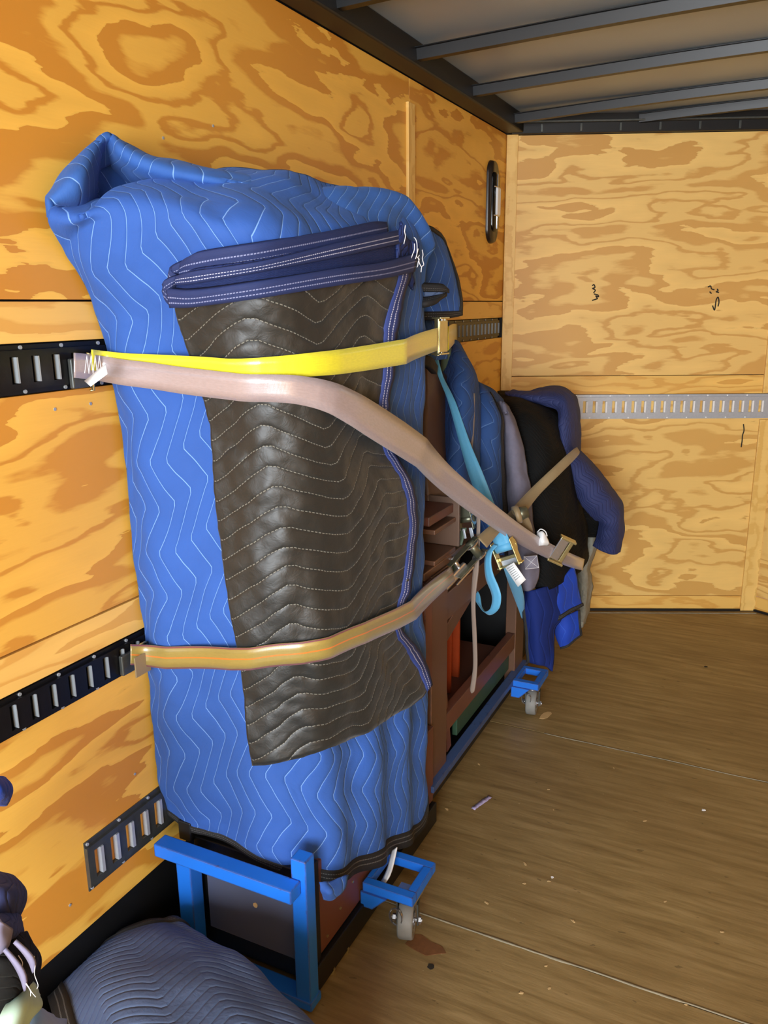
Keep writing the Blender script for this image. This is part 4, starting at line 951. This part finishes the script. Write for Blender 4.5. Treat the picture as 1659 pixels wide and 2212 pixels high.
# second ratchet hanging behind the grey strap
r2 = thing('ratchet_buckle', 'worn steel ratchet buckle hanging behind the grey strap over the brown cabinet', 'buckle', P(1000, 1110, y=2.5))
p = P(1003, 1110, y=2.48); m_ = frame(p, (P(1012, 1160, y=2.48)-P(990, 1060, y=2.48)), (P(1030, 1100, y=2.48)-p))
for z in (-.026, .022): bx('side_plate', (-.07, -.012, z), (.055, .012, z+.004), M['olivemetal'], r2, m_)
bx('centre_plate', (-.06, -.004, -.022), (.03, .0, .022), M['olivemetal'], r2, m_); MB().cyl(m_ @ Vector((.02, -.008, -.03)), m_ @ Vector((.02, -.008, .03)), 0.012, 14).build('spool', M['olivemetal'], r2, True)
for z in (-.03, .026): MB().ring(m_ @ Vector((.02, -.008, z)), m_.to_3x3() @ Vector((0, 0, 1)), 0.022, 0.009, 0.003, 16).build('ratchet_wheel', M['chrome'], r2)
bx('hook_leg', (.05, -.006, .004), (.10, .0, .016), M['galv'], r2, m_); bx('hook_leg', (.05, -.006, -.02), (.085, .0, -.012), M['galv'], r2, m_)
MB().cyl(m_ @ Vector((.0, -.014, -.040)), m_ @ Vector((.0, -.008, -.036)), 0.005, 8).build('rivet', M['brass'], r2)
strap(r2, [(P(996, 1140, y=2.49), P(1008, 1140, y=2.49)), (P(980, 1200, y=2.46), P(992, 1200, y=2.46)), (P(972, 1240, y=2.44), P(982, 1240, y=2.44))], M['greenweb'])
# sewn square on felt pad tail
A = P(1132, 1202, y=2.82); B = P(1160, 1200, y=2.84); C2 = P(1164, 1226, y=2.84); D2 = P(1135, 1229, y=2.82)
sp = strip_mesh([A, D2], [B, C2], 'fabric_tag', plain('grey_label_cloth', (142, 140, 156), 0.9), None, 0.002); tag(sp, 'small square grey cloth tag with cross stitching on the felt pad', 'tag')
zt = Vector((0, -0.002, 0)); MB().tube([A+zt, C2+zt, B+zt, D2+zt, A+zt, B+zt, C2+zt, D2+zt], 0.0011, 5).build('cross_stitch', M['thread'], sp)

# white sling under the hem
ws = thing('white_sling', 'white webbing sling dropping from the blanket hem to the blue outrigger', 'strap', P(840, 1890, y=1.72))
strap(ws, [(P(846, 1838, y=1.80), P(858, 1830, y=1.80)), (P(838, 1872, y=1.76), P(850, 1868, y=1.76)), (P(828, 1896, y=1.73), P(842, 1892, y=1.73)), (P(817, 1914, y=1.71), P(830, 1912, y=1.71))], M['white'])
# blue knot of cloth under the hem
G = dense([[P(690, 1905, y=1.40), P(712, 1904, y=1.42), P(748, 1890, y=1.48)], [P(696, 1925, y=1.40), P(716, 1928, y=1.40), P(742, 1912, y=1.46)], [P(702, 1936, y=1.42), P(716, 1940, y=1.42), P(734, 1928, y=1.46)]], 6, 6)
grid_mesh(wrinkle(G, 0.008, 20, 1), 'tucked_corner', M['blue'], mblk, 0.01)

# ================================================================== FOREGROUND BLANKETS
fb2 = thing('moving_blanket', 'slate blue quilted blanket with black binding lying in the near left foreground', 'blanket', (0.4, 0.9, 0.1))
fr = [[(120, 2118, 1.10), (215, 2050, 1.18), (300, 2004, 1.24), (345, 1994, 1.26), (385, 2000, 1.26)],
      [(112, 2150, 1.02), (220, 2075, 1.10), (330, 2022, 1.17), (400, 2022, 1.20), (440, 2040, 1.20)],
      [(125, 2200, 0.95), (240, 2110, 1.03), (360, 2068, 1.10), (455, 2065, 1.13), (530, 2090, 1.14)],
      [(150, 2290, 0.86), (270, 2180, 0.94), (400, 2140, 1.00), (510, 2130, 1.05), (600, 2150, 1.08)],
      [(180, 2400, 0.76), (310, 2290, 0.84), (450, 2230, 0.92), (570, 2200, 0.98), (665, 2215, 1.03)],
      [(230, 2560, 0.66), (360, 2430, 0.74), (510, 2360, 0.82), (650, 2310, 0.90), (745, 2300, 0.97)]]
G = dense([(lambda q: q+[Vector((q[-1].x+0.005, q[-1].y, q[-1].z*0.5)), Vector((q[-1].x, q[-1].y, 0.02))])([P(u, v, y=y) for u, v, y in r]) for r in fr], 10, 10)
for r in G:
    for p in r: p.x = max(p.x, 0.02); p.z = max(p.z, 0.02)
G = wrinkle(G, 0.006, 7, 3.0)
grid_mesh(G, 'quilted_cloth', M['slate_q'], fb2, 0.02)
edge_binding(G, 'left', 3, M['black_bind'], fb2, 0.03); edge_binding(G, 'top', 3, M['black_bind'], fb2, 0.03)
# black skirt of the same blanket falling towards the wall
bs = [[(p+Vector((0, 0, 0))) for p in G[0][::6]]]
top = [G[i][0] for i in range(0, len(G), 6)][::-1]+[G[0][j] for j in range(0, len(G[0]), 6)][1:]
rows_ = [top, [Vector((max(0.03, p.x-0.10), p.y+0.05, max(0.015, p.z-0.10))) for p in top], [Vector((max(0.02, p.x-0.22), p.y+0.08, 0.015)) for p in top]]
G2 = wrinkle(dense(rows_, 3, 6), 0.006, 9, 1.0); grid_mesh(G2, 'black_underside', M['black_far'], fb2, 0.015)

# stack of folded blankets at the left frame edge
def fold(name, label, cen, size, rot, mat, layers=3, bind=None):
    t = thing(name, label, 'blanket', cen); m_ = Matrix.Translation(Vector(cen)) @ Matrix.Rotation(rot, 4, 'Z')
    sx, sy, sz = size
    for k in range(layers):
        z0 = sz*k/layers; h = sz/layers; mb = MB(); n = 14; q = []
        mm = 12; prof = []
        for a in range(mm+1):
            an = -math.pi/2+math.pi*a/mm; prof.append((sx/2+math.cos(an)*h*0.48, z0+h/2+math.sin(an)*h*0.48))
        prof = [(-sx/2, z0+.01*h)]+prof+[(-sx/2, z0+.99*h)]
        rows_ = []
        for i in range(n+1):
            yy = -sy/2+sy*i/n; rows_.append([m_ @ Vector((x*(1-.04*k)+0.006*noise.noise(Vector((yy*9, k*3, 1))), yy, z+0.004*noise.noise(Vector((yy*12, x*9, k))))) for x, z in prof])
        grid_mesh([list(r) for r in rows_], 'folded_layer', mat[k % len(mat)], t, 0.006)
    return t
q1 = P(20, 1960, y=0.80); 
def lump(name, label, cat, rows_, mat, thick=0.012, wr=(0.006, 14, 1), bind=(), bm=None, parent=None, bk=2):
    G_ = wrinkle(dense([[P(u, v, y=y) for u, v, y in r] for r in rows_], 8, 8), *wr)
    for r in G_:
        for p in r: p.x = max(0.015, p.x)
    if parent: return grid_mesh(G_, name, mat, parent, thick)
    t = thing(name, label, cat, G_[0][0]); grid_mesh(G_, 'quilted_cloth', mat, t, thick)
    for s in bind: edge_binding(G_, s, bk, bm or M['navy_bind'], t, thick+.008)
    return t
st = lump('folded_blanket', 'navy blanket fold with pale lining at the left frame edge, topmost of its stack', 'blanket',
     [[(-120, 1890, 0.74), (-40, 1890, 0.70), (10, 1900, 0.70), (35, 1908, 0.74)], [(-120, 1930, 0.68), (-40, 1930, 0.64), (25, 1930, 0.66), (54, 1935, 0.74)], [(-120, 1980, 0.68), (-40, 1985, 0.64), (20, 1980, 0.66), (46, 1968, 0.74)], [(-120, 2010, 0.74), (-40, 2000, 0.7), (10, 1995, 0.72), (35, 1982, 0.76)]], M['navy_q'])
lump('navy_fold', '', '', [[(-120, 1985, 0.68), (-30, 1975, 0.64), (25, 1975, 0.66), (44, 1988, 0.72)], [(-120, 2030, 0.64), (-30, 2010, 0.60), (25, 2010, 0.62), (50, 2015, 0.70)], [(-120, 2060, 0.64), (-30, 2040, 0.60), (22, 2030, 0.63), (42, 2030, 0.70)]], M['navy_q'], parent=st)
lump('pale_lining', '', '', [[(-100, 1990, 0.63), (-20, 1985, 0.59), (12, 2000, 0.60), (22, 2030, 0.64)], [(-100, 2040, 0.62), (-20, 2030, 0.58), (8, 2040, 0.60), (14, 2052, 0.63)], [(-100, 2080, 0.64), (-20, 2075, 0.6), (-2, 2070, 0.62), (2, 2066, 0.63)]], M['pale'], parent=st)
st2 = lump('folded_blanket', 'black blanket fold with white lining stripes at the left frame edge, under the navy one', 'blanket',
     [[(-120, 2050, 0.66), (-20, 2040, 0.62), (35, 2020, 0.64), (58, 2015, 0.70)], [(-120, 2090, 0.62), (-20, 2080, 0.58), (48, 2070, 0.62), (78, 2070, 0.70)], [(-120, 2140, 0.62), (-20, 2130, 0.58), (45, 2120, 0.62), (74, 2110, 0.70)], [(-120, 2230, 0.62), (-20, 2200, 0.58), (35, 2175, 0.62), (58, 2155, 0.70)]], M['black_far'])
for (a, b) in (((8, 2052), (52, 2140)), ((-30, 2060), (12, 2190)), ((30, 2035), (70, 2100))):
    A_ = [P(a[0]+(b[0]-a[0])*t+8*math.sin(3*t), a[1]+(b[1]-a[1])*t, y=0.585+0.02*t) for t in [k/8 for k in range(9)]]
    B_ = [p+Vector((0.004+.008*math.sin(math.pi*k/8), 0, 0.004)) for k, p in enumerate(A_)]
    strip_mesh(A_, B_, 'pale_lining', M['pale'], st2, 0.004)
for k in range(4):
    pts = [P(40+random.random()*35, 2040+random.random()*60, y=0.60)]
    for i in range(4): pts.append(pts[-1]+Vector((random.uniform(-.004, .008), 0, random.uniform(-.018, .002))))
    MB().tube(catmull(pts, 4), 0.0005, 5).build('loose_thread', M['thread'], st2, True)
lump('folded_cloth', 'mint green cloth corner at the bottom left frame edge', 'cloth', [[(40, 2140, 0.63), (66, 2122, 0.66), (84, 2150, 0.70)], [(10, 2180, 0.58), (50, 2170, 0.60), (86, 2175, 0.66)], [(-20, 2240, 0.55), (25, 2235, 0.57), (60, 2220, 0.62)], [(-20, 2300, 0.55), (25, 2300, 0.56), (60, 2290, 0.60)]], M['mint'], 0.006)
lump('folded_cloth', 'pale blue cloth edge below the mint cloth at the bottom left', 'cloth', [[(50, 2190, 0.66), (90, 2182, 0.68), (140, 2205, 0.74)], [(40, 2230, 0.62), (95, 2225, 0.64), (150, 2250, 0.7)], [(40, 2300, 0.6), (95, 2300, 0.62), (150, 2310, 0.68)]], plain('pale_blue_cloth', (150, 172, 206), 0.9), 0.006)
lump('rolled_blanket', 'royal blue blanket roll end just inside the left frame edge', 'blanket', [[(-80, 1680, 0.82), (-20, 1680, 0.80), (8, 1684, 0.84)], [(-80, 1710, 0.78), (-10, 1705, 0.77), (17, 1708, 0.83)], [(-80, 1740, 0.80), (-20, 1738, 0.79), (8, 1734, 0.84)]], M['royal_q'])
# supports under those folds so that they rest on something
cr_ = MB().box((0.02, 0.48, 0.0), (0.16, 0.80, 0.30)); tag(cr_.build('storage_bin', M['black_steel'], None, bevel=0.01), 'black bin under the folded blankets at the left frame edge', 'bin')

# ================================================================== SMALL THINGS
pp = P(1040, 1735, z=0.002)
mb = MB(); a = P(1022, 1748, z=0.002); b = P(1058, 1722, z=0.002)
A_ = []; B_ = []
for k in range(13):
    t = k/12; c = a.lerp(b, t)+Vector((0, 0, 0.003*abs(math.sin(k*1.7)))); w = 0.006+0.004*abs(noise.noise(Vector((k*.7, 2, 1)))); pv = Vector((-(b-a).y, (b-a).x, 0)).normalized()*w*1.3; A_.append(c-pv); B_.append(c+pv)
tag(strip_mesh(A_, B_, 'paper_scrap', M['paper'], None, 0.0006), 'crumpled purple and white paper scrap on the floor', 'paper')
def fleck(u, v, r, mat, name, label, cat, group=None, st_=1.0, rot=0.0):
    c = P(u, v, z=0.0008); pts = []
    for k in range(10):
        an = 2*math.pi*k/10; rr = r*(0.7+0.5*random.random()); x, y = rr*math.cos(an)*st_, rr*math.sin(an)
        pts.append((c.x+x*math.cos(rot)-y*math.sin(rot), c.y+x*math.sin(rot)+y*math.cos(rot)))
    o = MB().prism(pts, 0.0004, 0.0018).build(name, mat, None); tag(o, label, cat, group); return o
fleck(1178, 1545, 0.018, M['tanstain'], 'sawdust_patch', 'pale tan sawdust patch on the floor beside the far caster', 'debris', None, 2.0, 1.2)
fleck(1193, 1895, 0.004, M['white'], 'plastic_chip', 'tiny white chip on the floor in line with the near caster', 'debris')
fleck(1520, 1750, 0.006, M['white'], 'plastic_chip', 'white chip on the open floor near the right side', 'debris')
fleck(965, 1748, 0.004, M['tanstain'], 'wood_splinter', 'tan splinter on the floor next to the hem of the blue blanket', 'debris', None, 2.0, -0.6)
fleck(930, 2088, 0.009, M['ink'], 'floor_knot', 'dark knot mark on the near floor sheet right of the cart', 'mark')
fleck(1525, 1440, 0.008, M['ink'], 'floor_knot', 'dark knot mark on the far floor near the front wall', 'mark')
fleck(915, 2042, 0.03, plain('rust_stain', (112, 74, 42), 0.6, 0, 0.4, 60), 'rust_stain', 'reddish stain on the floor seam in front of the near caster', 'mark', None, 2.0, 0.0)
for k in range(16):
    fleck(random.uniform(980, 1640), random.uniform(1560, 2190), random.uniform(0.0015, 0.0035), M['tanstain'], 'wood_splinter', 'tiny pale splinter scattered on the open floor', 'debris', 'splinters on the open floor', 2.2, random.uniform(-1, 1))
# pen scribbles on the front wall
def scrib(u, v, strokes, label):
    o = thing('marker_scribble', label, 'writing', O)
    for s in strokes:
        pts = []
        for (du, dv) in s:
            r = ray(u+du, v+dv); t = NN.dot(O+NN*0.001-CAM)/NN.dot(r); pts.append(CAM+r*t)
        MB().tube(catmull(pts, 5), 0.0032, 5).build('ink_stroke', M['ink'], o, True)
scrib(1285, 635, [[(-6, -18), (-2, -20), (0, -14), (-5, -12), (1, -8), (-3, -2)], [(-2, 0), (6, 2), (8, 6), (2, 4), (6, 10)], [(-6, 14), (6, 10)]], 'dark pen scribble on the front wall left of the other scribble')
scrib(1545, 640, [[(-16, -20), (-10, -22), (-8, -16), (-2, -14)], [(4, -16), (6, -12), (2, -10), (8, -8)], [(-12, -10), (-8, -6)], [(-6, 20), (-2, 30), (0, 22), (2, 8), (6, 2), (8, 12), (6, 22)]], 'dark pen scribble on the front wall towards the right edge')
scrib(1603, 930, [[(3, -14), (4, 0), (1, 10), (0, 22), (-2, 36)]], 'faint pencil mark below the galvanised rail beside the centre batten')
for (u, v) in ((118, 884), (195, 872), (291, 1672), (151, 1955), (460, 272), (352, 298)):
    c = P(u, v, x=0.0); MB().cyl(c, c+Vector((0.0015, 0, 0)), 0.0035, 8).build('nail_head', M['tab'], wl)
